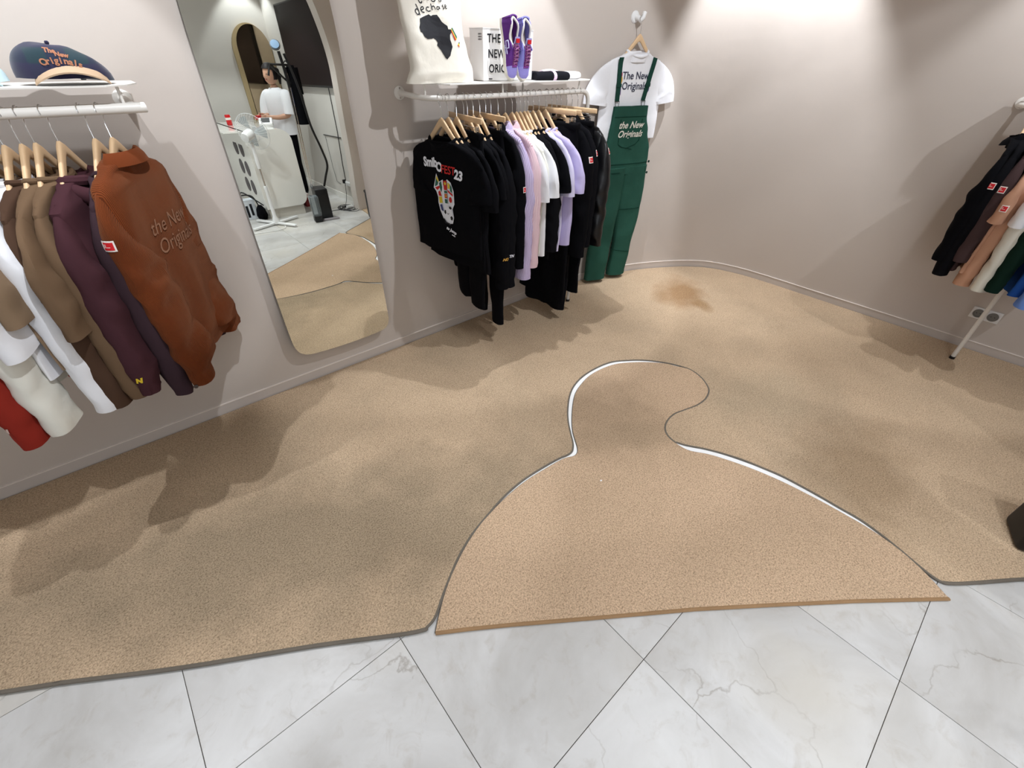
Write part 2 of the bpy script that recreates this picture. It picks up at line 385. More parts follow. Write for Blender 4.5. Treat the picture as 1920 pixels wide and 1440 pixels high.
IN_PTS = [(0.2749, -1.7603), (0.3159, -1.7202), (0.3880, -1.6582), (0.4595, -1.6092), (0.5541, -1.5568), (0.6511, -1.5163), (0.7488, -1.4901), (0.8619, -1.4689), (0.9872, -1.4585), (1.1059, -1.4636), (1.2259, -1.4744), (1.2842, -1.4966), (1.3191, -1.4901), (1.3490, -1.4613), (1.3834, -1.4120), (1.4210, -1.3622), (1.4875, -1.2954), (1.5809, -1.2163), (1.6727, -1.1523), (1.7686, -1.1128), (1.8871, -1.0852), (2.0196, -1.0890), (2.1282, -1.1170), (2.2247, -1.1759), (2.3084, -1.2452), (2.3781, -1.3239), (2.4022, -1.3785), (2.4377, -1.4591), (2.4156, -1.5498), (2.3678, -1.6202), (2.3183, -1.6606), (2.2356, -1.6846), (2.1469, -1.6833), (2.0548, -1.6606), (1.9710, -1.6408), (1.8878, -1.6481), (1.8236, -1.6756), (1.7831, -1.7198), (1.7690, -1.7743), (1.7745, -1.8564), (1.8273, -1.9370), (1.8664, -2.0230), (1.8980, -2.1098), (1.9223, -2.1968), (1.9395, -2.2834), (1.9500, -2.3690), (1.9575, -2.4518), (1.9601, -2.5326), (1.9614, -2.6102), (1.9536, -2.6867), (1.9355, -2.7619), (1.9070, -2.8289), (1.8822, -2.8727), (1.8537, -2.9156), (1.8416, -2.9372)]
CT = .011
FRONT = [(1.5477, -2.6978), (1.2821, -2.4909), (1.0602, -2.3208), (0.7546, -2.1003), (0.5004, -1.915), (0.3745, -1.8266)]
def carpet(name, poly, pile, bind, label):
    t = thing(name, label, 'carpet', (sum(p[0] for p in poly)/len(poly), sum(p[1] for p in poly)/len(poly), 0))
    MB().prism(poly, lambda x, y: Vector((x, y, .0005)), lambda x, y: Vector((x, y, CT))).build('carpet_pile', pile, t, smooth=False)
    return t
mainp = [(-2.46, -.014), (2.3, -.014)] + [(x-.006, y-.013) for x, y in curve[2:]] + [(4.22, -2.9), (4.205, -3.12), (4.09, -3.48), (3.79, -3.765), (3.4, -3.845), (2.50, -3.77)]
seg_main = catmull(MAIN_GAP, 5) + [(2.45, -3.33)]
main_poly = mainp + list(reversed(seg_main))
c1 = carpet('fitted_carpet', main_poly, CARPET, BIND, 'large beige carpet filling the nook to the skirting, with a cut-out edge')
MB().tube([(x, y, CT-.0035) for x, y in seg_main], [.0078 if (i < 34 or i > len(seg_main)-16) else .0058 for i in range(len(seg_main))], 8, flat=.8).build('edge_binding', BIND, c1)
# the inlay
seg_a = catmull(IN_PTS[:-1], 5); inl = seg_a + [IN_PTS[-1]] + FRONT
c2 = carpet('shaped_carpet_inlay', inl, CARPET_IN, BIND_T, 'beige carpet piece cut like a clothes hanger, fitted into the front opening')
MB().tube([(x, y, CT-.0045) for x, y in seg_a], .0042, 8, flat=.8).build('edge_binding', BIND, c2)
ra = []; rb = []
cut = [p for i, p in enumerate(seg_a) if 10 < i < len(seg_a)-20]
for i, (x, y) in enumerate(cut):
    a = cut[max(0, i-1)]; b = cut[min(len(cut)-1, i+1)]; t = Vector((b[0]-a[0], b[1]-a[1])).normalized(); ra.append((x-t.y*.035, y+t.x*.035)); rb.append((x+t.y*.006, y-t.x*.006))
mb = MB(); mb.loft([[Vector((p[0], p[1], .0002)), Vector((p[0], p[1], .0052)), Vector((q[0], q[1], .0052)), Vector((q[0], q[1], .0002))] for p, q in zip(ra, rb)])
mb.build('white_underlay', mat('underlay_white', srgb(246, 246, 246), .5), c1)
fr = [IN_PTS[-1]] + FRONT + [seg_a[0]]
MB().tube([(x, y, CT-.004) for x, y in fr], .0075, 8, flat=.8).build('front_binding', BIND_T, c2)

# ------------------------------------------------------------------ wall mirror
def mirror_glass(name, tint):
    m = bpy.data.materials.new(name); m.use_nodes = True; b = m.node_tree.nodes['Principled BSDF']
    b.inputs['Base Color'].default_value = tint; b.inputs['Metallic'].default_value = 1; b.inputs['Roughness'].default_value = 0.0; return m
def rounded(pts, n=5): return catmull(pts, n, True)
mo = rounded([(1.056, .36), (1.052, .262), (1.022, .218), (.95, .204), (.78, .2), (.60, .207), (.515, .222), (.472, .27), (.461, .38), (.459, .7), (.460, 1.1), (.462, 1.45), (.468, 1.75), (.49, 1.93), (.57, 2.05), (.76, 2.1), (.95, 2.05), (1.03, 1.93), (1.054, 1.75), (1.056, 1.45), (1.056, 1.1), (1.055, .7)])
YAW, TILT = rad(.518), rad(-1.034)
def my(x, z): return -.054 - math.tan(YAW)*(x) - math.tan(TILT)*z/math.cos(YAW) + .0
mt = thing('wall_mirror', 'tall frameless mirror with rounded corners hung on the beige wall', 'mirror', (.76, -.03, .2))
MB().prism(mo, lambda x, z: Vector((x, my(x, z)+.0008, z)), lambda x, z: Vector((x, my(x, z)+.006, z))).build('backing', mat('mirror_edge', srgb(60, 62, 58), .4), mt, smooth=False)
MB().prism(mo, lambda x, z: Vector((x, my(x, z), z)), lambda x, z: Vector((x, my(x, z)+.0007, z))).build('glass', mirror_glass('mirror_silver', (.83, .85, .80, 1)), mt, smooth=False)
for (x, z) in ((.6, .5), (.92, .5), (.6, 1.7), (.92, 1.7)):
    MB().tube([(x, my(x, z)+.006, z), (x, .0, z)], .02, 12).build('wall_spacer', BLACK, mt)

# ------------------------------------------------------------------ clothes rails
RR = .0125
def rail_rack(label, path, flanges, posts, shelf=None, leg=None, loc=(0, 0, 0), r=RR):
    t = thing('clothes_rail', label, 'clothes rail', loc)
    MB().tube(path, r, 12).build('rail', WHITE_METAL, t)
    for (c, nrm) in flanges:
        R = Vector(nrm).to_track_quat('Z', 'Y').to_matrix()
        fl = MB().lathe([(.0, 0), (.031, 0), (.031, .004), (.027, .006), (.0, .006)], c, 20, R=R).build('wall_flange', WHITE_METAL, t)
        for dz in (-.021, .021): MB().lathe([(0, .006), (.005, .006), (.004, .009), (0, .009)], Vector(c)+Vector((0, 0, dz)), 10, R=R).build('screw', CHROME, fl)
    for p in posts: MB().tube([p[0], p[1]], .0048, 8).build('shelf_post', WHITE_METAL, t)
    if leg: MB().tube([leg, (leg[0], leg[1], .018)], r, 12).build('leg', WHITE_METAL, t); MB().lathe([(0, 0), (.016, 0), (.016, .018), (0, .018)], (leg[0], leg[1], .0105), 14).build('foot', BLACK, t)
    if shelf:
        poly, z = shelf
        MB().prism(poly, lambda x, y: Vector((x, y, z)), lambda x, y: Vector((x, y, z-.004))).build('shelf', WHITE_METAL, t, smooth=False)
    return t
ZL, ZM = 1.482, 1.463
YR = -.27
rail_rack('white wall-hung clothes rail with a shelf above, at the left edge', catmull([(-3.0, YR, ZL), (-1, YR, ZL), (.12, YR, ZL), (.165, YR+.015, ZL), (.182, YR+.06, ZL), (.183, -.1, ZL+.005), (.183, -.004, ZL+.008)], 6), [((.183, -.001, ZL+.008), (0, -1, 0))],
          [((x, YR, ZL+.01), (x, YR, 1.545)) for x in (.16, -.6, -1.4)], ([(-3, -.33), (.13, -.33), (.19, -.285), (.225, -.2), (.225, -.055), (-3, -.055)], 1.549), None, (.0, -.2, 1.45), r=.0155)
path = catmull([(1.352, -.004, 1.473), (1.352, -.06, 1.472), (1.356, -.13, 1.468), (1.385, -.21, ZM), (1.45, -.262, ZM), (1.56, YR, ZM), (2.4, YR, ZM), (2.48, YR, ZM), (2.522, YR, ZM-.018), (2.538, YR, ZM-.06), (2.54, YR, ZM-.12)], 6)
rail_rack('white clothes rail with a shelf above, packed with mostly black clothes', path, [((1.352, -.001, 1.473), (0, -1, 0))],
          [((x, y, z), (x, y, 1.518)) for x, y, z in ((1.385, -.2, ZM+.01), (1.83, YR, ZM+.01), (2.13, -.10, ZM), (2.44, YR, ZM+.01))], ([(1.37, -.05), (1.365, -.12), (1.47, -.30), (2.50, -.30), (2.585, -.23), (2.60, -.05)], 1.522), (2.54, YR, ZM-.12), (1.9, -.2, 1.45))
mb = MB().box((2.0, -.09, 1.497), (.03, .012, .05)).box((2.0, -.05, 1.497), (.012, .09, .012)); mb.build('bracket', WHITE_METAL, bpy.data.objects['clothes_rail.001'])
XR = 3.965
rail_rack('white clothes rail along the right wall, its leg standing on the carpet', catmull([(4.23, -2.12, ZM), (4.15, -2.12, ZM), (4.04, -2.13, ZM), (3.985, -2.17, ZM), (XR, -2.25, ZM), (XR, -2.6, ZM), (XR, -3.3, ZM)], 6),
          [((4.234, -2.12, ZM), (-1, 0, 0))], [((XR, y, ZM+.01), (XR, y, 1.518)) for y in (-2.3, -3.1)], ([(3.95, -3.35), (3.95, -2.2), (4.03, -2.12), (4.18, -2.12), (4.18, -3.35)], 1.522), (3.975, -2.56, ZM), (XR, -2.6, 0))

# ------------------------------------------------------------------ hangers
def hook_path():
    P = []
    for k in range(0, 10):
        a = rad(-60+k*26); P.append((0, .017*math.sin(a)*1.0, .0+.017*math.cos(a)))
    P = [(0, y, z-.0035) for _, y, z in P][::-1]
    P = [(0, -y, z) for _, y, z in P]
    return P
def wood_hanger(label, group):
    """contoured wooden hanger; origin where the hook sits on the rail, arms along Y"""
    t = thing('clothes_hanger', label, 'hanger', (0, 0, 0), 0, group)
    R = .0185; P = [(0, R*math.cos(a), R*math.sin(a)-.003) for a in [rad(200-k*20) for k in range(0, 12)]]
    P += [(0, .004, -.032), (0, 0, -.045), (0, 0, -.09)]
    MB().tube(P, .0019, 7).build('hook', CHROME, t, local=True)
    mb = MB(); rings = []
    for k in range(-12, 13):
        u = k/12; y = u*.178; z = -.088-.180*(u*u+.004)**.44; hh = .0205*(1-.50*abs(u)); hw = .0068+.0035*math.exp(-(u*5)**2)*.4
        hw *= (1 if abs(u) < .9 else 1.15); x = 0
        if abs(k) == 12: hh *= .7
        rings.append([Vector((x+hw*math.copysign(abs(math.cos(a))**.6, math.cos(a)), y, z+hh*math.copysign(abs(math.sin(a))**.6, math.sin(a)))) for a in (2*PI*(j+.5)/12 for j in range(12))])
    mb.loft(rings); mb.build('wooden_arms', WOOD, t, local=True)
    return t
def clip_hanger(label, group):
    t = thing('clip_hanger', label, 'hanger', (0, 0, 0), 0, group)
    R = .0185; P = [(0, R*math.cos(a), R*math.sin(a)-.003) for a in [rad(200-k*20) for k in range(0, 12)]]
    P += [(0, .004, -.032), (0, 0, -.045), (0, 0, -.082)]
    MB().tube(P, .0019, 7).build('hook', CHROME, t, local=True)
    MB().box((0, 0, -.093), (.012, .37, .027), bev=.005).build('wooden_bar', WOOD, t, local=True)
    MB().tube([(0, -.15, -.128), (0, .15, -.128)], .002, 6).tube([(0, 0, -.105), (0, 0, -.128)], .002, 6).build('clip_wire', CHROME, t, local=True)
    for s in (-1, 1):
        MB().box((.006, s*.13, -.142), (.0025, .026, .045)).box((-.006, s*.13, -.142), (.0025, .026, .045)).tube([(-.008, s*.13, -.135), (.008, s*.13, -.135)], .003, 8).build('clip', CHROME, t, local=True)
    return t
def copy_thing(o, group=None):
    c = o.copy(); COL.objects.link(c)
    for ch in list(o.children):
        d = ch.copy(); COL.objects.link(d); d.parent = c
        for g in list(ch.children):
            e = g.copy(); COL.objects.link(e); e.parent = d
    if group: c['group'] = group
    return c
protoW = wood_hanger('x', 'hangers on the left rail'); protoC = clip_hanger('x', 'clip hangers on the middle rail')
used = set()
def hanger(kind, x, y, z, rz, label, group):
    p = protoW if kind == 'w' else protoC
    o = p if kind not in used else copy_thing(p)
    used.add(kind); o.location = (x, y, z); o.rotation_euler = (0, 0, rz); o['label'] = label; o['group'] = group
    return o

# ------------------------------------------------------------------ garments
def se(a, p): return math.copysign(abs(a)**p, a)
class Fold:
    def __init__(s, seed, amp=1):
        r = random.Random(seed); s.t = [(r.uniform(9, 34), r.uniform(0, 6.28), r.uniform(-2.5, 2.5), r.uniform(.3, 1)) for _ in range(5)]; s.amp = amp; s.o = r.uniform(0, 50)
    def __call__(s, y, z, g):
        v = sum(a*math.sin(k*y+p+q*z) for k, p, q, a in s.t)/2.2
        n = noise.noise(Vector((y*9+s.o, z*5, s.o)))
        n2 = noise.noise(Vector((y*28+s.o, z*17, s.o+9)))
        return s.amp*(v*.008*g + n*.012*(.3+.7*g) + n2*.0022)
def interp(tab, z):
    for (z0, a), (z1, b) in zip(tab, tab[1:]):
        if z >= z1: u = (z-z0)/(z1-z0) if z1 != z0 else 0; u = max(0, min(1, u)); u = u*u*(3-2*u); return a+(b-a)*u
    return tab[-1][1]
def torso_mesh(W, zb, t, fold, zt=-.128, sh=-.195, flare=0, hem=0, dx=0, dz=0):
    zt -= dz; sh -= dz
    NR = 30; NA = 44; rings = []; span = zt-zb
    wt = [(zt, .086), (zt-.014, .125), (sh+.022, W*.80), (sh-.005, W*.93), (sh-.10, W*.97), (zb*.5, W*.985), (zb, W+flare)]
    tt = [(zt, .045), (zt-.03, .028), (sh+.01, max(.022, t*.8)), (sh-.03, max(.022, t*.8)), (sh-.15, t), (zb, t*.95)]
    zs = [zt-span*(k/NR)**1.25 for k in range(NR+1)]
    for i, z in enumerate(zs):
        ww = interp(wt, z); th = interp(tt, z); g = max(0, min(1, (sh-z)/.35)); ring = []
        if hem and z < zb+.05: ww *= hem; th *= .85
        for j in range(NA):
            a = 2*PI*j/NA; y = ww*se(math.cos(a), .85); x = th*se(math.sin(a), .7); side = 1 if math.sin(a) > 0 else -1
            f = fold(y, z, g); f2 = fold(y+side*3.1, z*1.2+1, g)
            hemw = (fold(y*1.1+7, 0, 1)*.6 if i > NR-3 else 0)
            zz = z - (abs(y)/.25)**2*.0 + hemw*(1 if i == NR else .5)
            # shoulders slope: lower the outer part of the top rings
            ring.append(Vector((x*(1+.25*f2*20*0)+f+side*f2*.6+dx, y, zz)))
        rings.append(ring)
    last = rings[-1]; c = Vector((0, 0, 0))
    for p in last: c += p
    c /= NA
    inner = [Vector((c.x+(p.x-c.x)*.7, c.y+(p.y-c.y)*.985, p.z+.015)) for p in last]
    rings.append(inner)
    rings = [[Vector((p.x*.8, p.y*.85, p.z-.055)) for p in rings[0]], [Vector((p.x*.9, p.y*.92, p.z-.004)) for p in rings[0]]] + rings
    mb = MB().loft(rings, cap0=True, cap1=True); mb.fu = [p.y for p in mb.v]
    return mb
def sleeve_mesh(W, s, length, wid, th, fold, sh=-.186, cuff=0, out=.1, swing=0, top=.1, wallout=False, dz=0):
    """s = -1 room side, +1 wall side; laid out between an outer and an inner edge curve"""
    sh -= dz; length -= dz; NS = 30; NA = 24; rings = []; L = length; fu = []
    zt0 = sh+.012; zend = zt0-L
    for k in range(NS+1):
        u = k/NS
        # outer edge: leaves the shoulder sideways, then falls
        d = u*L; oy = W*.80+(W*.14+(out if s < 0 or wallout else min(out, .255-W*.94)))*(1-math.exp(-d/.085)); oz = zt0-d
        k2 = min(1, d/.30); k2 = k2*k2*(3-2*k2)
        w0 = .06+(wid-.06)*min(1, k2*1.0+.15) if L > .5 else .07+(wid-.07)*min(1, d/(L*.8))
        arm = -.20*(1-min(1, u*(L/.3)))  # armpit is below the shoulder
        t0 = th*(.55+.75*min(1, d/.16))
        if cuff:
            if d > L-cuff: w0 *= .62; t0 *= .85
            elif d > L-cuff-.12: q = (d-(L-cuff-.12))/.12; w0 *= 1+.10*math.sin(q*PI); t0 *= 1+.3*math.sin(q*PI)
        iy = oy-w0; iz = oz+arm*.9+(.012 if L < .5 else .0)*u
        O = Vector((swing*u**1.5, s*oy, oz)); I = Vector((swing*u**1.5, s*iy, iz)); c = (O+I)/2; V = (O-I)/2; g = min(1, d/.25); ring = []
        for j in range(NA):
            a = 2*PI*j/NA; ca = math.cos(a)
            f = fold(c.z*2.1+ca*.12+s*5, c.z*1.2+math.sin(a)*.3+2, g)
            cr = (.005*math.sin(d*42+ca*2.5+s)*math.exp(-((d-L*.45)/.10)**2)) if L > .4 else 0
            ring.append(c + V*(se(ca, .8)*(1+f*.8)) + Vector((1, 0, 0))*(t0*se(math.sin(a), .85)*(1+.12*math.sin(d*9+s)) + f*.55 + cr*math.copysign(1, math.sin(a))))
            fu.append(abs((j if j < NA/2 else NA-j))/(NA/2)*(w0+t0*2)+.003*math.sin(d*8))
        rings.append(ring)
    last = rings[-1]; c = sum(last, Vector((0, 0, 0)))/NA
    rings.append([c+(p-c)*.72+Vector((0, 0, .012)) for p in last]); fu += fu[-NA:]
    mb = MB().loft(rings); mb.fu = fu
    return mb
def collar_mesh(zt=-.128, w=.088, t=.044, r=.009, h=.0, dx=0):
    P = [Vector((dx+t*math.sin(a)*.92, w*math.cos(a), zt-.002+(.010*math.cos(a)**2)-(0.022 if math.sin(a) < 0 else .0)*abs(math.sin(a)))) for a in (2*PI*k/28 for k in range(28))]
    return MB().tube(P, r, 8, closed=True, upv=Vector((0, 0, 1)))
def garment(name, label, cat, x, y, zr, th, m, W=.25, zb=-.78, t=.03, sleeve='short', sl=None, seed=0, group=None, collar='crew', cuff=0, out=.09, amp=1, wid=None, swing=0, flare=0, hem=0, hx=True, hl=None, hg=None, rz=None, mc=None):
    rz = -rad(th) if rz is None else rz
    g = thing(name, label, cat, (x, y, zr), rz, group); fo = Fold(seed, amp)
    dz = .018 if collar == 'shirt' else .056
    torso_mesh(W, zb, t, fo, flare=flare, hem=hem, dz=dz).build('torso', m, g, local=True)
    if sleeve:
        L = sl or (.27 if sleeve == 'short' else .74)
        for s in (-1, 1):
            sleeve_mesh(W, s, L, wid or (.19 if sleeve == 'short' else .125), .024 if sleeve == 'short' else .034, Fold(seed*7+s, amp), cuff=cuff, out=out, swing=swing*(1 if s < 0 else .4), top=.2 if sleeve == 'short' else .17, wallout=(name == 't_shirt' and out > .16), dz=dz).build('sleeve', m, g, local=True)
    if collar == 'crew': collar_mesh(zt=-.128-dz).build('collar', mc or m, g, local=True)
    elif collar == 'hood':
        mb = MB(); P = []; rr = []
        for k in range(17):
            a = rad(-125+250*k/16); P.append(Vector((.028+.062*math.cos(a), .098*math.sin(a), -.165-dz-.045*math.cos(a)+.0*abs(math.sin(a))))); rr.append(.016+.026*math.cos(a/1.5)**2)
        mb.tube(P, rr, 14); mb.build('hood', m, g, local=True)
        collar_mesh(zt=-.14-dz, r=.017).build('collar', m, g, local=True)
    elif collar == 'shirt':
        mb = MB(); rings = []
        for k in range(29):
            a = 2*PI*k/28; c = Vector((.042*math.sin(a), .082*math.cos(a), -.138-dz+(.012 if math.sin(a) > 0 else -.02*abs(math.sin(a))))); o = Vector((math.sin(a), math.cos(a), 0))
            rings.append([c, c+o*.001+Vector((0, 0, .018)), c+o*.006+Vector((0, 0, .023)), c+o*.020+Vector((0, 0, .004)), c+o*.026+Vector((0, 0, -.018)), c+o*.020+Vector((0, 0, -.017)), c+o*.006+Vector((0, 0, .010))])
        mb.loft(rings, cap0=False, cap1=False); mb.build('collar', mc or m, g, local=True)
    if hx: hanger('w', x, y, zr+.0, rz, hl or ('wooden hanger carrying the '+label), hg or 'hangers')
    return g
def bvh_local(g, names=('torso', 'sleeve')):
    return bvh_of([c for c in g.children if c.name.split('.')[0] in names])
def woven_label(g, kind, lat, z, side='room', w=.030, h=.024, names=('sleeve', 'torso'), tilt=0):
    """small red woven label with white border. side: 'room' (seen along the lateral axis) or 'f'/'b' faces"""
    b = bvh_local(g, names)
    if side == 'room': o = Vector((lat, -1, z)); d = Vector((0, 1, 0)); xa = Vector((1, 0, 0))
    elif side == 'b': o = Vector((1, lat, z)); d = Vector((-1, 0, 0)); xa = Vector((0, 1, 0))
    else: o = Vector((-1, lat, z)); d = Vector((1, 0, 0)); xa = Vector((0, -1, 0))
    ya = Vector((0, 0, 1)); c, s = math.cos(tilt), math.sin(tilt); xa, ya = xa*c+ya*s, ya*c-xa*s
    p = o+d
    def R(w, h, cx=0, cy=0): return [(cx-w/2, cy-h/2), (cx+w/2, cy-h/2), (cx+w/2, cy+h/2), (cx-w/2, cy+h/2)], [(0, 1, 2, 3)]
    mb = conform([R(w, h)+(0,)], b, p, d, xa, ya, .003, .012); m3 = conform([R(w*.78, h*.72)+(1,)], b, p, d, xa, ya, .0042, .012); mb.add(m3.v, m3.f, 1)
    tx = []
    for k, wd in enumerate((.2, .2, .5)): tx.append(R(w*wd, h*.05, -w*(.34-wd/2), h*(.17-.12*k))+(0,))
    m2 = conform(tx, b, p, d, xa, ya, .0052, .012); mb.add(m2.v, m2.f, 0)
    o = mb.build('woven_label', [WHT_L, RED_L], g, local=True, smooth=False, fix=False); return o

F_BLK = fabric('black', (9, 9, 13)); F_BLK2 = fabric('washed_black', (13, 13, 17)); F_WHT = fabric('white', (236, 236, 240)); F_LIL = fabric('lilac', (196, 186, 226))
F_LIL2 = fabric('pale_lilac', (214, 208, 236)); F_PNK = fabric('pink', (226, 198, 202)); F_TAU = fabric('taupe', (108, 86, 66)); F_BRN = fabric('brown', (76, 56, 44))
F_MAR = fabric('maroon', (70, 42, 48)); F_PLM = fabric('plum', (60, 44, 50)); F_CRM = fabric('cream', (228, 226, 216)); F_RED = fabric('red', (140, 44, 34)); F_GRN = fabric('green', (40, 78, 66), var=.3)
F_DGR = fabric('dark_green', (18, 40, 32)); F_BLU = fabric('blue', (38, 82, 160)); F_LBL = fabric('light_blue', (110, 146, 220)); F_TAN = fabric('tan', (196, 150, 124)); F_DBR = fabric('dark_brown', (70, 54, 54))
LEATHER = mat('leather_black', srgb(15, 15, 18), .34, bump=.12, bscale=22, spec=.5)
def stripe_src(n, l, period):
    at = n.new('ShaderNodeAttribute'); at.attribute_name = 'fu'; mu = n.new('ShaderNodeMath'); mu.operation = 'MULTIPLY'; mu.inputs[1].default_value = 2*PI/period
    l.new(at.outputs['Fac'], mu.inputs[0]); sn = n.new('ShaderNodeMath'); sn.operation = 'SINE'; l.new(mu.outputs[0], sn.inputs[0])
    m2 = n.new('ShaderNodeMath'); m2.operation = 'MULTIPLY_ADD'; m2.inputs[1].default_value = .5; m2.inputs[2].default_value = .5; l.new(sn.outputs[0], m2.inputs[0]); return m2.outputs[0]
def stripe_mat(name, a, b, period):
    m, n, l, bs = node_mat(name)
    l.new(mixc(n, l, ramp(n, l, stripe_src(n, l, period), [(.4, (0, 0, 0, 1)), (.6, (1, 1, 1, 1))]), a, b), bs.inputs['Base Color']); bs.inputs['Roughness'].default_value = .9; return m
F_STR = stripe_mat('lilac_stripe', srgb(212, 198, 226), srgb(160, 144, 186), .011)
F_STP = stripe_mat('pink_stripe', srgb(230, 204, 208), srgb(212, 176, 188), .011)
def corduroy():
    m, n, l, b = node_mat('corduroy_rust'); tc = n.new('ShaderNodeTexCoord'); wv = stripe_src(n, l, .0048)
    nn = noise_n(n, l, tc.outputs['Object'], 6, 3); base = mixc(n, l, nn, srgb(100, 46, 20), srgb(128, 64, 30))
    base = mixc(n, l, 1.0, base, ramp(n, l, wv, [(.1, (.55, .52, .5, 1)), (.6, (1.1, 1.1, 1.1, 1))]), 'MULTIPLY')
    l.new(base, b.inputs['Base Color']); b.inputs['Roughness'].default_value = .9; b.inputs['Sheen Weight'].default_value = .12; b.inputs['Sheen Tint'].default_value = (1, .6, .35, 1); b.inputs['Specular IOR Level'].default_value = .15
    bp = n.new('ShaderNodeBump'); bp.inputs['Strength'].default_value = .6; bp.inputs['Distance'].default_value = .002; l.new(wv, bp.inputs['Height']); l.new(bp.outputs[0], b.inputs['Normal']); return m
F_COR = corduroy()

# ---- left rail
GL = 'wooden hangers on the left rail'
GC = 'clothes on the left rail'
def LG(*a, **k):
    k.setdefault('group', GC); k.setdefault('hg', GL); return garment(*a, **k)
jk = LG('corduroy_jacket', 'rust-brown corduroy jacket, nearest the mirror on the left rail', 'jacket', .085, YR, ZL+.004, 31, F_COR, W=.245, zb=-.90, t=.055, sleeve='long', sl=.76, wid=.20, cuff=.05, out=.075, seed=3, amp=1.4, collar='shirt', hem=.93, swing=.06, hl='wooden hanger inside the rust corduroy jacket')
bj = bvh_local(jk)
def embroid(g, b, lines, o, d, xa, ya, size, m, lead, name='embroidery', shear=.35, bold=.0, off=.004):
    sh = []
    for i, s in enumerate(lines): sh.append(shift(text_tris(s, size, shear, bold), 0, -i*lead))
    mb = conform(sh, b, o, d, xa, ya, off, .012); return mb.build(name, m, g, local=True, smooth=False, fix=False)
THREAD = mat('embroidery_thread', srgb(150, 108, 84), .8)
embroid(jk, bj, ['the New', 'Originals'], (0, .015, -.39), (-1, 0, 0), (0, 1, 0), (0, 0, 1), .072, THREAD, .068)
woven_label(jk, 0, 0, -.36, 'room', .040, .034, ('sleeve',))
MB().lathe([(0, 0), (.008, 0), (.008, .003), (0, .004)], (.05, -.31, -.93), 14, R=Vector((.5, -1, 0)).to_track_quat('Z', 'Y').to_matrix()).build('snap_button', mat('button_brown', srgb(70, 60, 56), .4), jk, local=True)
LG('sweater', 'thin plum-brown sweater hanging just left of the corduroy jacket', 'sweater', .038, YR, ZL+.004, 27, F_PLM, W=.235, zb=-.80, t=.02, sleeve='long', sl=.80, wid=.10, cuff=.07, out=.06, seed=5, hl='wooden hanger showing bare above the plum-brown sweater')
hd = LG('hoodie', 'maroon hooded sweatshirt with a small yellow emblem on the cuff', 'hoodie', -.055, YR, ZL+.004, 24, F_MAR, W=.25, zb=-.82, t=.05, sleeve='long', sl=.73, wid=.155, cuff=.065, out=.08, seed=7, amp=1.5, collar='hood', hl='wooden hanger inside the maroon hoodie')
MB_ = conform([shift(text_tris('N', .026, .3, .002), 0, 0)], bvh_local(hd, ('sleeve',)), (.0, 0, -.84), (0, 1, 0), (1, 0, 0), (0, 0, 1), .003)
MB_.build('cuff_emblem', mat('thread_yellow', srgb(222, 190, 40), .7), hd, local=True, fix=False)
LG('sweater', 'mid-brown sweatshirt with long sleeves, left of the maroon hoodie', 'sweater', -.112, YR, ZL+.004, 22, F_TAU, W=.235, zb=-.80, t=.025, sleeve='long', sl=.74, wid=.135, cuff=.0, out=.07, seed=9, amp=1.3, hl='wooden hanger above the mid-brown long-sleeved sweatshirt')
LG('t_shirt', 'taupe boxy t-shirt with elbow-length sleeves on the left rail', 't-shirt', -.145, YR, ZL+.004, 22, F_TAU, W=.25, zb=-.76, t=.025, sleeve='short', sl=.44, wid=.19, out=.11, seed=11, amp=1.2, hl='wooden hanger above the taupe t-shirt')
LG('sweater', 'dark brown long-sleeved sweatshirt showing below the taupe t-shirt', 'sweater', -.185, YR, ZL+.004, 22, F_BRN, W=.23, zb=-.82, t=.02, sleeve='long', sl=.76, wid=.13, out=.06, seed=13, hl='wooden hanger above the dark brown sweatshirt')
LG('sweater', 'white long-sleeved top between brown sweatshirt and cream one', 'sweater', -.222, YR, ZL+.004, 22, F_WHT, W=.23, zb=-.78, t=.02, sleeve='long', sl=.76, wid=.12, out=.06, seed=15, hl='wooden hanger above the white long-sleeved top')
LG('t_shirt', 'second taupe t-shirt, cut by the left edge of the photo', 't-shirt', -.262, YR, ZL+.004, 22, fabric('sand_brown', (134, 112, 90)), W=.25, zb=-.74, t=.02, sleeve='short', sl=.36, wid=.18, out=.10, seed=16, hl='wooden hanger above the second taupe t-shirt')
LG('t_shirt', 'white t-shirt with wide sleeves near the left edge', 't-shirt', -.305, YR, ZL+.004, 22, F_WHT, W=.25, zb=-.76, t=.022, sleeve='short', sl=.46, wid=.18, out=.11, seed=17, hl='wooden hanger above the white wide-sleeved t-shirt')
LG('sweater', 'cream heavy long-sleeved sweatshirt beside the red one', 'sweater', -.36, YR, ZL+.004, 21, F_CRM, W=.24, zb=-.82, t=.03, sleeve='long', sl=.77, wid=.15, out=.08, seed=19, amp=1.2, hl='wooden hanger above the cream sweatshirt')
rh = LG('hoodie', 'bright red hooded sweatshirt at the far left, pale emblem on its cuff', 'hoodie', -.44, YR, ZL+.004, 20, F_RED, W=.25, zb=-.86, t=.05, sleeve='long', sl=.78, wid=.19, cuff=.07, out=.08, seed=21, amp=1.4, collar='hood', hl='wooden hanger inside the red hoodie')
conform([shift(text_tris('N', .026, .3, .002), 0, 0)], bvh_local(rh, ('sleeve',)), (-.02, 0, -.87), (0, 1, 0), (1, 0, 0), (0, 0, 1), .003).build('cuff_emblem', mat('thread_pale', srgb(230, 200, 190), .7), rh, local=True, fix=False)

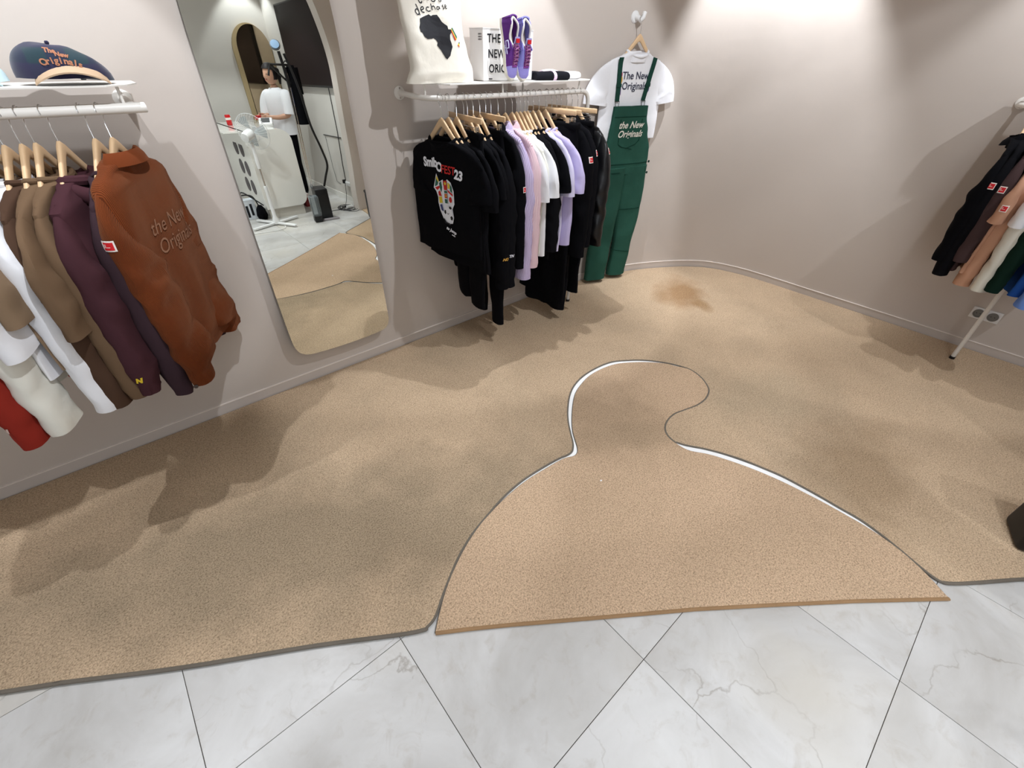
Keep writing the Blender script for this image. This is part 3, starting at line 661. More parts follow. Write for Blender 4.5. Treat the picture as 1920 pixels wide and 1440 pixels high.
# ---- middle rail
GM = 'wooden hangers on the middle rail'; GK = 'clothes on the middle rail'
def MG_(*a, **k):
    k.setdefault('group', GK); k.setdefault('hg', GM); return garment(*a, **k)
ZR = ZM+.004
tee = MG_('t_shirt', 'black t-shirt with a colourful football festival print, first on the middle rail', 't-shirt', 1.425, YR, ZR, -13, F_BLK, W=.25, zb=-.77, t=.028, sl=.27, wid=.18, out=.10, seed=31, amp=1.1, hl='wooden hanger of the black print t-shirt, leftmost on middle rail')
MB().box((.038, 0, -.225), (.004, .032, .018)).build('neck_label', mat('neck_label_white', srgb(200, 205, 205), .8), tee, local=True)
bt = bvh_local(tee, ('torso',))
def C2(pts, mi, dx=0, dy=0): v, f = poly_tris(pts); return [(x+dx, y+dy) for x, y in v], f, mi
def disc(cx, cy, rx, ry, mi, n=20, rot=0): return C2([(cx+rx*math.cos(2*PI*k/n+rot), cy+ry*math.sin(2*PI*k/n+rot)) for k in range(n)], mi)
pm = [mat('print_white', srgb(236, 238, 246), .7), mat('print_red', srgb(196, 34, 30), .7), mat('print_yellow', srgb(222, 196, 60), .7), mat('print_green', srgb(44, 96, 80), .7), mat('print_black', srgb(14, 14, 20), .7), mat('print_blue', srgb(60, 70, 120), .7), mat('print_grey', srgb(170, 190, 190), .7)]
sh = []
def word(s, size, cx, cy, mi, rot=0, bold=.003, shear=0, sx=1): sh.append(shift(text_tris(s, size, shear, bold), cx, cy, mi, rot, sx))
word('Smib', .062, -.085, .125, 0, .06, sx=.85); word('O', .062, -.022, .108, 0, 0, sx=.85); word('FEST', .056, .038, .102, 1, -.04, .001, sx=.85); word('23', .062, .108, .083, 0, -.12, sx=.95)
sh.append(C2([(-.045, .095), (-.028, .055), (.0, .07), (.0, .04), (.03, .075), (.055, .062), (.075, .02), (.078, -.045), (.06, -.075), (.066, -.12), (.055, -.155), (.03, -.165), (.0, -.155), (-.02, -.135), (-.045, -.10), (-.055, -.06), (-.052, -.03), (-.06, .0), (-.075, .02)], 0))
sh.append(C2([(-.05, .075), (-.035, .05), (-.045, .035), (-.066, .025)], 3)); sh.append(C2([(-.043, .085), (-.03, .06), (-.035, .05), (-.05, .07)], 2)); sh.append(C2([(-.066, .02), (-.03, .035), (-.028, .025), (-.05, .008)], 1))
sh.append(C2([(-.03, .048), (-.012, .062), (-.008, .03), (-.02, .0), (-.028, .02)], 3)); sh.append(C2([(-.045, .0), (-.03, .01), (-.02, -.02), (-.045, -.02)], 1)); sh.append(C2([(-.046, -.025), (-.02, -.022), (-.018, -.055), (-.045, -.06)], 2))
sh.append(C2([(.004, .065), (.028, .068), (.028, .02), (.004, .018)], 1)); sh.append(disc(.016, .052, .009, .009, 2, 5, 1.57)); sh.append(C2([(.004, .014), (.027, .016), (.027, .004), (.004, .002)], 3)); sh.append(C2([(.004, -.002), (.026, .0), (.026, -.022), (.004, -.024)], 1)); sh.append(disc(.015, -.011, .008, .008, 2, 5, 1.57)); sh.append(C2([(.003, -.03), (.025, -.028), (.024, -.05), (.003, -.052)], 3))
sh.append(C2([(.034, .06), (.05, .055), (.05, .03), (.034, .03)], 2)); sh.append(C2([(.052, .054), (.064, .04), (.068, .01), (.052, .02)], 3)); sh.append(C2([(.034, .024), (.07, .005), (.07, -.006), (.034, .012)], 1)); sh.append(disc(.052, -.026, .011, .015, 1)); sh.append(C2([(.03, .07), (.032, .07), (.031, -.05), (.029, -.05)], 4))
sh.append(disc(.028, -.108, .034, .044, 0)); sh.append(disc(.05, -.125, .011, .013, 4, 5, .3)); sh.append(disc(.0, -.10, .009, .013, 4, 5, .9)); sh.append(disc(.045, -.07, .013, .009, 4, 5, 1.2)); sh.append(C2([(.015, -.10), (.022, -.107), (.032, -.1), (.032, -.103), (.022, -.111), (.014, -.103)], 4))
sh.append(C2([(-.04, -.068), (-.022, -.062), (-.012, -.10), (-.03, -.095)], 5)); sh.append(C2([(-.012, -.13), (.01, -.152), (.05, -.158), (.058, -.15), (.03, -.163), (.0, -.16)], 4))
word('to Jump', .024, .045, -.20, 0, -.28, .001, .2); word('smibo', .011, .06, -.222, 0, -.28, .0005, .2)
conform(sh, bt, (0, -.005, -.44), (1, 0, 0), (0, -1, 0), (0, 0, 1), .002, .03).build('chest_print', pm, tee, local=True, smooth=False, fix=False)

def trousers(label, x, th, m, zb=-1.25, W=.17, leg=.115, t=.03, seed=0, y=YR, zr=None, group=GK, rz=None, hl=None, cat='trousers', name='trousers', ztop=-.15, split=.30, dy=0):
    zr = zr or ZR; rz = -rad(th) if rz is None else rz
    g = thing(name, label, cat, (x, y, zr), rz, group); fo = Fold(seed, 1.2); NA = 36
    rings = []
    for k in range(13):
        z = ztop-(split)*k/12; ww = W*(.92+.16*k/12); tt = t*(.5+.6*min(1, k/4)); ring = []
        for j in range(NA):
            a = 2*PI*j/NA; yy = ww*se(math.cos(a), .8); f = fo(yy, z, min(1, k/6)); ring.append(Vector((tt*se(math.sin(a), .7)+f, yy, z)))
        rings.append(ring)
    MB().loft(rings).build('hips', m, g, local=True)
    MB().box((0, 0, ztop-.012), (.034, W*1.88, .032), bev=.008).build('waistband', m, g, local=True)
    for s in (-1, 1):
        rings = []; NS = 22
        for k in range(NS+1):
            u = k/NS; z = ztop-split*.75+(zb-(ztop-split*.75))*u; cy = s*(W*.52+dy*u); hw = (W*.56)*(1-u)+leg/2*u; tt = t*(1-.2*u); ring = []
            for j in range(20):
                a = 2*PI*j/20; yy = cy+hw*se(math.cos(a), .85); f = fo(yy*1.3+s*4, z, 1)*1.2; ring.append(Vector((tt*se(math.sin(a), .7)+f+s*.008, yy, z+(f*.5 if k == NS else 0))))
            rings.append(ring)
        c = sum(rings[-1], Vector((0, 0, 0)))/20; rings.append([c+(p-c)*.75+Vector((0, 0, .012)) for p in rings[-1]])
        MB().loft(rings).build('trouser_leg', m, g, local=True)
    if hl is not False: hanger('c', x, y, zr, rz, hl or ('clip hanger holding the '+label), 'clip hangers on the middle rail')
    return g
MG_('t_shirt', 'plain black t-shirt directly behind the football print t-shirt', 't-shirt', 1.468, YR, ZR, -4, F_BLK, W=.25, zb=-.84, t=.022, sl=.28, wid=.18, seed=32, hl='second wooden hanger from the left on the middle rail')
MG_('t_shirt', 'black t-shirt third on the middle rail, its sleeve lowest', 't-shirt', 1.520, YR, ZR, 0, F_BLK2, W=.255, zb=-.86, t=.025, sl=.32, wid=.19, out=.10, seed=33, hl='third wooden hanger from the left on the middle rail')
trousers('black sweatpants with cropped wide legs, left part of the middle rail', 1.566, 8, F_BLK, zb=-1.12, leg=.19, W=.19, seed=34, hl='clip hanger with long bar, leftmost of the clip hangers')
MG_('t_shirt', 'black crew-neck t-shirt between the cropped sweatpants and black sweatshirt', 't-shirt', 1.590, YR, ZR, 0, F_BLK, W=.245, zb=-.90, t=.02, sl=.27, seed=35, hl='wooden hanger just behind the leftmost clip hanger')
s5 = MG_('sweatshirt', 'black sweatshirt with a small golden emblem on the cuff', 'sweatshirt', 1.628, YR, ZR, 2, F_BLK, W=.24, zb=-.93, t=.03, sleeve='long', sl=.80, wid=.13, out=.07, seed=36, cuff=.06, hl='wooden hanger inside the gold-emblem black sweatshirt')
conform([shift(text_tris('NO', .022, .3, .001), 0, 0)], bvh_local(s5, ('sleeve',)), (-.008, 0, -.79), (0, 1, 0), (1, 0, 0), (0, 0, 1), .003).build('cuff_emblem', mat('thread_gold', srgb(206, 160, 70), .6), s5, local=True, fix=False)
s6 = MG_('sweatshirt', 'black sweatshirt with a small white emblem on the cuff', 'sweatshirt', 1.672, YR, ZR, 2, F_BLK2, W=.24, zb=-.93, t=.03, sleeve='long', sl=.80, wid=.12, out=.07, seed=37, cuff=.06, hl='wooden hanger inside the white-emblem black sweatshirt')
conform([shift(text_tris('TN', .022, .3, .001), 0, 0)], bvh_local(s6, ('sleeve',)), (-.008, 0, -.78), (0, 1, 0), (1, 0, 0), (0, 0, 1), .003).build('cuff_emblem', mat('print_white2', srgb(225, 225, 235), .6), s6, local=True, fix=False)
trousers('long black sweatpants reaching nearly to the carpet, tapered cuff', 1.712, 6, F_BLK, zb=-1.30, leg=.115, seed=38, hl='second clip hanger from the left on the middle rail', dy=.03)
s8 = MG_('overshirt', 'black overshirt with a red label on the sleeve, beside lilac stripes', 'overshirt', 1.748, YR, ZR, 2, F_BLK, W=.24, zb=-.86, t=.03, sleeve='long', sl=.70, wid=.13, out=.07, seed=39, collar='shirt', hl='wooden hanger inside the black overshirt')
woven_label(s8, 0, .01, -.42, 'room', .024, .03, ('sleeve',))
s9 = MG_('shirt', 'lilac-striped button shirt with long sleeve and buttoned cuff', 'shirt', 1.798, YR, ZR, 2, F_STR, W=.24, zb=-.86, t=.025, sleeve='long', sl=.78, wid=.135, out=.08, seed=40, collar='shirt', amp=1.2, hl='wooden hanger inside the lilac-striped shirt')
MG_('shirt', 'pale pink striped shirt between the lilac shirt and white t-shirts', 'shirt', 1.85, YR, ZR, 0, F_STP, W=.245, zb=-.84, t=.022, sleeve='long', sl=.72, wid=.12, out=.07, seed=41, collar='shirt', hl='wooden hanger inside the pink striped shirt')
MG_('t_shirt', 'white t-shirt nearest the pink shirt, short sleeve hanging lowest', 't-shirt', 1.90, YR, ZR, 0, F_WHT, W=.25, zb=-.84, t=.028, sl=.33, wid=.18, out=.10, seed=42, amp=1.2, hl='wooden hanger of the first white t-shirt')
MG_('t_shirt', 'white t-shirt in the middle of the three white ones', 't-shirt', 1.933, YR, ZR, 0, F_CRM, W=.25, zb=-.84, t=.015, sl=.26, wid=.16, out=.07, seed=43, hl='wooden hanger of the middle white t-shirt')
MG_('t_shirt', 'white t-shirt on the right of the white ones, beside black', 't-shirt', 1.962, YR, ZR, 0, F_WHT, W=.26, zb=-.86, t=.03, sl=.31, wid=.18, out=.11, seed=44, amp=1.2, hl='wooden hanger of the right-hand white t-shirt')
MG_('t_shirt', 'black t-shirt directly right of the white t-shirts', 't-shirt', 1.995, YR, ZR, 0, F_BLK, W=.245, zb=-.86, t=.02, sl=.26, seed=45, hl='wooden hanger just right of the white t-shirts')
MG_('sweatshirt', 'black long-sleeved sweatshirt between the white and the lilac t-shirts', 'sweatshirt', 2.02, YR, ZR, 0, F_BLK2, W=.24, zb=-.90, t=.02, sleeve='long', sl=.66, wid=.12, out=.07, seed=46, hl='second wooden hanger right of the white t-shirts')
MG_('t_shirt', 'washed black t-shirt with a wide sleeve, beside the lilac t-shirts', 't-shirt', 2.062, YR, ZR, 0, F_BLK, W=.255, zb=-.84, t=.03, sl=.30, wid=.18, out=.11, seed=47, hl='third wooden hanger right of the white t-shirts')
MG_('t_shirt', 'pale lilac t-shirt, left one of the lilac pair', 't-shirt', 2.108, YR, ZR, 0, F_LIL2, W=.255, zb=-.86, t=.025, sl=.33, wid=.17, out=.10, seed=48, hl='wooden hanger of the left lilac t-shirt')
MG_('t_shirt', 'lilac t-shirt with visible ribbed neck, right one of the lilac pair', 't-shirt', 2.165, YR, ZR, -3, F_LIL, W=.26, zb=-.84, t=.035, sl=.32, wid=.19, out=.11, seed=49, amp=1.2, hl='wooden hanger of the right lilac t-shirt')
trousers('black wide trousers directly right of the lilac t-shirt', 2.215, -6, F_BLK, zb=-1.27, leg=.23, W=.21, seed=50, hl='clip hanger of the black trousers beside the lilac t-shirt')
trousers('black straight trousers with hem just above the rail foot', 2.258, -6, F_BLK2, zb=-1.37, leg=.20, W=.19, seed=51, hl='third clip hanger from the right, light bar tilted')
s22 = MG_('work_jacket', 'black work jacket with a red square label on its sleeve', 'jacket', 2.295, YR, ZR, 0, F_BLK, W=.24, zb=-.86, t=.035, sleeve='long', sl=.76, wid=.15, out=.08, seed=52, collar='shirt', hl='wooden hanger inside the black work jacket')
woven_label(s22, 0, .0, -.33, 'room', .036, .034, ('sleeve',))
s23 = MG_('work_jacket', 'second black jacket with only the edge of a red label showing', 'jacket', 2.345, YR, ZR, 0, F_BLK2, W=.245, zb=-.84, t=.03, sleeve='long', sl=.70, wid=.14, out=.07, seed=53, collar='shirt', hl='wooden hanger inside the second black jacket')
woven_label(s23, 0, .012, -.30, 'room', .02, .034, ('sleeve',))
trousers('black pleated trousers hung by silver clips near the leather jacket', 2.392, -8, F_BLK, zb=-1.28, leg=.20, W=.18, seed=54, hl='rightmost clip hanger of the middle rail')
s25 = MG_('leather_jacket', 'shiny black leather jacket at the right end of the middle rail', 'jacket', 2.445, YR, ZR, -4, LEATHER, W=.235, zb=-.82, t=.045, sleeve='long', sl=.72, wid=.15, cuff=.05, out=.085, seed=55, amp=1.5, collar='shirt', hl='wooden hanger inside the leather jacket')
woven_label(s25, 0, .012, -.30, 'room', .024, .036, ('sleeve',))

# ---- right rail (garments face along the wall)
GR = 'wooden hangers on the right rail'; GQ = 'clothes on the right rail'
def RG(name, label, cat, y, m, **k):
    return garment(name, label, cat, XR, y, ZR, 0, m, rz=-PI/2+rad(k.pop('dth', 0)), group=GQ, hg=GR, **k)
r1 = RG('jacket', 'black jacket at the end of the right rail, its cuff highest', 'jacket', -2.215, F_BLK, W=.23, zb=-.78, t=.022, sleeve='long', sl=.62, wid=.13, out=.07, seed=61, collar='shirt', hl='wooden hanger inside the end black jacket, right rail')
r2 = RG('overshirt', 'long black overshirt with red label on the right rail', 'overshirt', -2.25, F_BLK2, W=.23, zb=-.86, t=.03, sleeve='long', sl=.70, wid=.15, out=.07, seed=62, collar='shirt', hl='wooden hanger inside the long black overshirt')
woven_label(r2, 0, -.01, -.36, 'room', .03, .034, ('sleeve',))
r3 = RG('shirt', 'dark brown shirt with red label between black and tan clothes', 'shirt', -2.295, F_DBR, W=.23, zb=-.84, t=.02, sleeve='long', sl=.60, wid=.12, out=.07, seed=63, collar='shirt', hl='wooden hanger inside the dark brown shirt')
woven_label(r3, 0, -.005, -.37, 'room', .03, .034, ('sleeve',))
r4 = RG('t_shirt', 'tan t-shirt with a red label on its sleeve', 't-shirt', -2.345, F_TAN, W=.25, zb=-.84, t=.025, sl=.36, wid=.17, out=.09, seed=64, hl='wooden hanger of the tan t-shirt')
woven_label(r4, 0, 0, -.45, 'room', .03, .034, ('sleeve',))
RG('trousers', 'tan long garment hanging below the tan t-shirt sleeve', 'trousers', -2.37, F_TAN, W=.21, zb=-.92, t=.02, sleeve='long', sl=.74, wid=.10, out=.04, seed=65, hl='wooden hanger behind the tan t-shirt')
RG('t_shirt', 'white t-shirt on the right rail beside the tan one', 't-shirt', -2.43, F_WHT, W=.25, zb=-.84, t=.03, sl=.36, wid=.19, out=.09, seed=66, hl='wooden hanger of the white t-shirt, right rail')
RG('sweater', 'white long-sleeved top hanging lower than the white t-shirt', 'sweater', -2.455, F_CRM, W=.23, zb=-.84, t=.02, sleeve='long', sl=.74, wid=.12, out=.05, seed=67, hl='wooden hanger of the white long-sleeved top, right rail')
RG('sweater', 'dark green sweatshirt between white top and blue t-shirt', 'sweater', -2.51, F_DGR, W=.24, zb=-.84, t=.03, sleeve='long', sl=.72, wid=.14, out=.06, seed=68, hl='wooden hanger of the dark green sweatshirt')
RG('t_shirt', 'bright blue t-shirt in front of the rail leg', 't-shirt', -2.60, F_BLU, W=.24, zb=-.90, t=.06, sl=.42, wid=.22, out=.10, seed=69, amp=1.8, hl='wooden hanger of the bright blue t-shirt')
RG('sweater', 'light blue sweatshirt cut off by the right edge', 'sweater', -2.67, F_LBL, W=.235, zb=-.90, t=.03, sleeve='long', sl=.76, wid=.15, out=.08, seed=70, hl='wooden hanger of the light blue sweatshirt')

# ------------------------------------------------------------------ white t-shirt and dungarees on the wall hook
HX, HY, HZ = 3.12, -.13, 1.80
hk = thing('wall_hook', 'white rounded plastic hook high on the wall above the dungarees', 'hook', (HX+.02, -.085, HZ+.05))
MB().lathe([(0, 0), (.034, 0), (.034, .01), (.028, .016), (0, .018)], (HX+.02, -.085, HZ+.05), 24, R=Vector((-.15, -1, 0)).to_track_quat('Z', 'Y').to_matrix()).build('base_disc', WHITE_PL, hk)
MB().tube([(HX+.02, -.09, HZ+.05), (HX+.02, -.12, HZ+.045), (HX+.02, -.145, HZ+.03), (HX+.025, -.155, HZ+.045), (HX+.035, -.155, HZ+.075)], [.016, .016, .015, .014, .014], 12).build('peg', WHITE_PL, hk)
wt = garment('t_shirt', 'white t-shirt with tulip print worn under green dungarees on the wall', 't-shirt', HX+.02, -.155, HZ+.045, -90, F_WHT, W=.27, zb=-.72, t=.022, sl=.30, wid=.20, out=.17, seed=80, amp=1.1, group='outfit on the wall hook', rz=rad(90-14), hl='wooden hanger on the wall hook, holding the white t-shirt', hg='hanger on the wall hook')
ORG = wt.location; RZ = rad(90-14)
def lw(p): return p
# dungarees in the same local frame as the t-shirt: local -X faces the room, local Y runs along the wall
dg = thing('dungarees', 'green denim dungarees with shoulder straps over a white t-shirt', 'dungarees', tuple(ORG), RZ, 'outfit on the wall hook')
# local y: +y is toward which end? rotation 76deg maps local Y to (-sin76, cos76) => -x world, so photo-left is +Y
fo = Fold(91, 1.3)
def flat_piece(outline, name, m, x0, th, nseg=26, parent=dg, amp=1, zmin=None):
    """outline: list of (z, yl, yr); puffy flat cloth piece"""
    rings = []
    zs = [outline[0][0]+(outline[-1][0]-outline[0][0])*k/nseg for k in range(nseg+1)]
    for i, z in enumerate(zs):
        yl = interp([(a, b) for a, b, c in outline], z); yr = interp([(a, c) for a, b, c in outline], z)
        cy = (yl+yr)/2; hw = (yl-yr)/2; ring = []
        for j in range(28):
            a = 2*PI*j/28; y = cy+hw*se(math.cos(a), .85); f = fo(y, z, min(1, .2+i/nseg))*amp
            ring.append(Vector((x0+th*se(math.sin(a), .6)+f, y, z)))
        rings.append(ring)
    c = sum(rings[-1], Vector((0, 0, 0)))/28; rings.append([c+(p-c)*.8+Vector((0, 0, .01)) for p in rings[-1]])
    return MB().loft(rings).build(name, m, parent, local=True)
bib = flat_piece([(-.495, .165, -.145), (-.56, .17, -.15), (-.66, .18, -.185), (-.78, .19, -.225), (-.86, .2, -.235), (-.95, .21, -.24)], 'bib', F_GRN, -.030, .028)
flat_piece([(-.90, .21, -.01), (-1.1, .225, -.015), (-1.4, .235, .01), (-1.6, .235, .03), (-1.80, .235, .035)], 'trouser_leg', F_GRN, -.036, .042)
flat_piece([(-.90, .01, -.245), (-1.1, .01, -.25), (-1.25, -.01, -.25), (-1.55, -.03, -.215), (-1.80, -.02, -.20)], 'trouser_leg', F_GRN, -.02, .042)
bd = bvh_local(dg, ('bib', 'trouser_leg')); bw = bvh_local(wt, ('torso',))
def cloth_strip(pts, w, b, name, m, g, off=.004, th=.003):
    mb = MB(); rings = []
    for i, (y, z) in enumerate(pts):
        a = pts[max(0, i-1)]; c = pts[min(len(pts)-1, i+1)]; t = Vector((c[0]-a[0], c[1]-a[1])).normalized(); nrm = Vector((-t.y, t.x)); ring = []
        for s in (-1, 1):
            yy, zz = y+nrm.x*w/2*s, z+nrm.y*w/2*s; h = b.ray_cast(Vector((-1, yy, zz)), Vector((1, 0, 0)))
            x = h[0].x if h[0] is not None else -.03
            ring.append((x, yy, zz))
        x = min(ring[0][0], ring[1][0])-off; rings.append([Vector((x-th, ring[0][1], ring[0][2])), Vector((x-th, ring[1][1], ring[1][2])), Vector((x, ring[1][1], ring[1][2])), Vector((x, ring[0][1], ring[0][2]))])
    return mb.loft(rings).build(name, m, g, local=True, smooth=False)
STRAP = fabric('green_strap', (32, 66, 56))
SL = [(.155-.012*k/8+.0, -.212-.253*k/8) for k in range(9)]; SRt = [(-.148+.048*k/8, -.212-.253*k/8) for k in range(9)]
for P_ in (SL, SRt):
    st = cloth_strip(P_, .036, bw, 'shoulder_strap', STRAP, dg)
    y, z = P_[-1]; BR = mat('dark_buckle', srgb(60, 58, 54), .35, .7)
    h = bw.ray_cast(Vector((-1, y, z)), Vector((1, 0, 0)))[0]; x = (h.x if h else -.03)-.012
    MB().tube([(x, y-.017, z), (x, y+.017, z), (x-.003, y+.013, z-.03), (x-.004, y, z-.045), (x-.003, y-.013, z-.03)], .0025, 6, closed=True).build('buckle', BR, dg, local=True)
    MB().box((x, P_[5][0], P_[5][1]), (.006, .042, .02)).build('strap_slider', STRAP, dg, local=True)
    MB().lathe([(0, 0), (.008, 0), (.008, .003), (0, .004)], (x-.008, y, z-.045), 14, R=Matrix.Rotation(-PI/2, 3, 'Y')).build('bib_button', BR, dg, local=True)
SEAM = fabric('green_seam', (16, 50, 40))
def seam(pts, name='seam', w=.004): cloth_strip(pts, w, bd, name, SEAM, dg, .001, .0016)
seam([(.16-.02*k, -.56) for k in range(16)])
seam([(.10, -.575-.02*k) for k in range(9)]+[(.09-.03*k/1.2, -.75-.005*k) for k in range(1, 6)]); seam([(-.09, -.575-.02*k) for k in range(8)]+[(-.08+.02*k, -.735-.006*k) for k in range(1, 6)])
seam([(.19-.02*k, -.875) for k in range(22)]); seam([(-.0-.02*k, -1.22) for k in range(12)]); seam([(.14-.02*k, -.93) for k in range(5)]); seam([(-.0-.012*k, -1.56-.002*k) for k in range(16)])
CT_ = mat('embroidery_cream', srgb(222, 218, 206), .8)
embroid(dg, bd, ['the New', 'Originals'], (0, .005, -.632), (1, 0, 0), (0, -1, 0), (0, 0, 1), .062, CT_, .058, bold=.0012, off=.003)
for z in (-.87, -.95): MB().lathe([(0, 0), (.009, 0), (.009, .003), (0, .004)], (-.062, -.225, z), 14, R=Matrix.Rotation(-PI/2, 3, 'Y')).build('side_button', mat('button_green', srgb(20, 50, 44), .4), dg, local=True)
sh = [shift(text_tris('The New', .062, 0, .0008), 0, .02), shift(text_tris('Originals', .062, 0, .0008), 0, -.04)]
for s in (-1, 1):
    sh += [disc(s*.135, .045, .012, .020, 1), disc(s*.128, .015, .011, .022, 2), C2([(s*.13, -.005), (s*.145, .01), (s*.14, -.05), (s*.115, -.075), (s*.12, -.03)], 3)]
conform(sh, bw, (0, 0, -.355), (1, 0, 0), (0, -1, 0), (0, 0, 1), .003, .02).build('chest_print', [mat('print_navy', srgb(50, 52, 74), .7), mat('print_magenta', srgb(190, 40, 100), .7), mat('print_orange', srgb(220, 170, 70), .7), mat('print_violet', srgb(110, 90, 140), .7)], wt, local=True, smooth=False, fix=False)

# ------------------------------------------------------------------ on the middle shelf
ZS = 1.5225
# tote bag
bag = thing('tote_bag', 'cream canvas tote bag with black continent print, standing on the shelf', 'bag', (1.50, -.19, ZS))
CANVAS = fabric('canvas', (232, 226, 214), bump=.4)
fb = Fold(101, 1.5); rings = []
for k in range(31):
    u = k/30; z = ZS+.001+.50*u
    xl = interp([(-0.0, 1.285), (-.06, 1.315), (-.15, 1.31), (-.26, 1.30), (-.42, 1.29), (-.5, 1.285)], -.50*u); xr = interp([(-0.0, 1.685), (-.05, 1.682), (-.12, 1.655), (-.2, 1.64), (-.42, 1.65), (-.5, 1.655)], -.50*u)
    th = .05*(1-.45*u)*(1 if k > 1 else .8); cx = (xl+xr)/2; hw = (xr-xl)/2; ring = []
    for j in range(48):
        a = 2*PI*j/48; x = cx+hw*se(math.cos(a), .8); f = fb(x, z*1.3, .8)
        ring.append(Vector((x, -.20+.04*u+th*se(math.sin(a), .6)+f, z)))
    rings.append(ring)
bb = MB().loft(rings).build('bag_body', CANVAS, bag)
for s in (-1, 1):
    MB().tube([(1.40, -.165+s*.02, ZS+.49), (1.41, -.165+s*.02, ZS+.62), (1.47, -.165+s*.02, ZS+.68), (1.53, -.165+s*.02, ZS+.62), (1.54, -.165+s*.02, ZS+.49)], .011, 8, flat=.3, upv=Vector((0, 1, 0))).build('strap_handle', CANVAS, bag)
bvb = bvh_of([bb])
INK = mat('print_ink', srgb(18, 18, 26), .75)
def stroke(pts, w):   # thin flat line as quads
    v = []; f = []
    for i, p in enumerate(pts):
        a = pts[max(0, i-1)]; c = pts[min(len(pts)-1, i+1)]; t = Vector((c[0]-a[0], c[1]-a[1])); t = t.normalized() if t.length > 0 else Vector((1, 0)); v += [(p[0]-t.y*w/2, p[1]+t.x*w/2), (p[0]+t.y*w/2, p[1]-t.x*w/2)]
        if i: f.append((2*i-2, 2*i-1, 2*i+1, 2*i))
    return v, f, 0
AF = [(640, 297), (672, 322), (700, 305), (765, 297), (800, 345), (830, 400), (870, 435), (915, 465), (925, 520), (975, 520), (990, 545), (945, 610), (940, 690), (955, 740), (968, 810), (950, 860), (915, 960), (885, 990), (857, 1024), (835, 1005), (800, 930), (775, 870), (715, 790), (730, 740), (700, 700), (660, 672), (640, 685), (560, 692), (510, 650), (490, 595), (465, 580), (460, 510), (485, 440), (492, 372), (560, 335)]
AFp = [(1.37+(x-460)*.00034, ZS+.262-(y-297)*.000228) for x, y in AF]
orgb = (1.46, -.2, ZS+.2)
sh = [C2([(x-orgb[0], z-orgb[2]) for x, z in AFp], 0)]
def L2(w_, pts): sh.append(stroke([(1.37+(x-460)*.00034-orgb[0], ZS+.262-(y-297)*.000228-orgb[2]) for x, y in catmull(pts, 4)], w_))
# hand lettering
L2(.0042, [(500, 20), (515, 70), (530, 120), (555, 130), (562, 100)]); L2(.004, [(475, 75), (530, 50)])
L2(.0042, [(590, 20), (600, 85)]); L2(.0042, [(595, 45), (620, 20), (645, 40), (655, 85)])
L2(.0042, [(715, 5), (690, 40), (710, 90), (750, 90), (765, 40), (735, 5), (715, 5)])
L2(.0028, [(865, 80), (830, 40), (835, 10), (850, 15), (822, 70), (840, 88), (866, 55)])
L2(.0042, [(505, 250), (470, 225), (445, 260), (470, 310), (500, 290), (495, 230), (470, 150)]); L2(.0042, [(500, 240), (508, 320)])
L2(.0042, [(535, 240), (575, 215), (560, 185), (535, 215), (545, 265), (580, 270)]); L2(.0042, [(655, 190), (625, 190), (612, 225), (640, 252), (675, 240)])
L2(.0042, [(685, 130), (705, 230)]); L2(.0042, [(697, 190), (720, 165), (742, 180), (755, 215)]); L2(.0036, [(812, 175), (785, 170), (775, 200), (795, 212), (815, 190), (812, 165), (825, 205)])
L2(.0036, [(885, 135), (865, 150), (885, 170), (893, 190), (870, 200)]); L2(.0036, [(915, 165), (940, 150), (925, 130), (912, 150), (925, 185), (950, 180)])
conform(sh, bvb, Vector(orgb)-bag.location, (0, 1, 0), (1, 0, 0), (0, 0, 1), .0016, .012, .00003).build('front_print', INK, bag, local=True, smooth=False, fix=False)
st = []
def ST(pts, mi): st.append(C2([(1.37+(x-460)*.00034-orgb[0], ZS+.262-(y-297)*.000228-orgb[2]) for x, y in pts], mi))
ST([(975, 500), (1000, 490), (1070, 640), (1055, 680)], 0); ST([(972, 520), (978, 505), (1057, 680), (1045, 695)], 1); ST([(972, 560), (972, 525), (1043, 695), (1020, 702)], 2); ST([(1085, 740), (1108, 720), (1112, 760)], 0); ST([(1070, 770), (1085, 742), (1110, 765), (1100, 800)], 1); ST([(1062, 785), (1070, 772), (1103, 802), (1100, 818)], 2)
conform(st, bvb, Vector(orgb)-bag.location, (0, 1, 0), (1, 0, 0), (0, 0, 1), .0020, .012, .0001).build('striped_print', [pm[3], pm[2], pm[1]], bag, local=True, smooth=False, fix=False)
# shoe box
bx = thing('shoe_box', 'white cardboard shoe box with large black lettering behind the sneakers', 'box', (1.95, -.16, ZS))
CARD = mat('white_card', srgb(236, 234, 234), .6)
BX0, BX1, BY0, BY1, BH = 1.775, 2.13, -.175, -.06, .222
MB().box(((BX0+BX1)/2, (BY0+BY1)/2, ZS+.002+BH/2), (BX1-BX0, BY1-BY0, BH), bev=.002).build('carton', CARD, bx, smooth=False)
MB().box(((BX0+BX1)/2, (BY0+BY1)/2, ZS+BH+.0035), (BX1-BX0+.003, BY1-BY0+.003, .003)).build('lid_edge', CARD, bx, smooth=False)
tm = MB()
for i, s in enumerate(('THE', 'NEW', 'ORIG')):
    vs_, fs_ = text_tris(s, .051, 0, .0010, 'LEFT', 1.05); tm = MB(); tm.add([(BX0+.028+x*.95+i*.004, BY0-.0012, ZS+.168-.0645*i+y) for x, y in vs_], fs_); tm.build('lettering', INK, bx, smooth=False, fix=False)
tm = MB()
tm.add([(BX0+.035, BY0-.0012, ZS+.008), (BX0+.06, BY0-.0012, ZS+.008), (BX0+.06, BY0-.0012, ZS+.012), (BX0+.035, BY0-.0012, ZS+.012)], [(0, 1, 2, 3)])
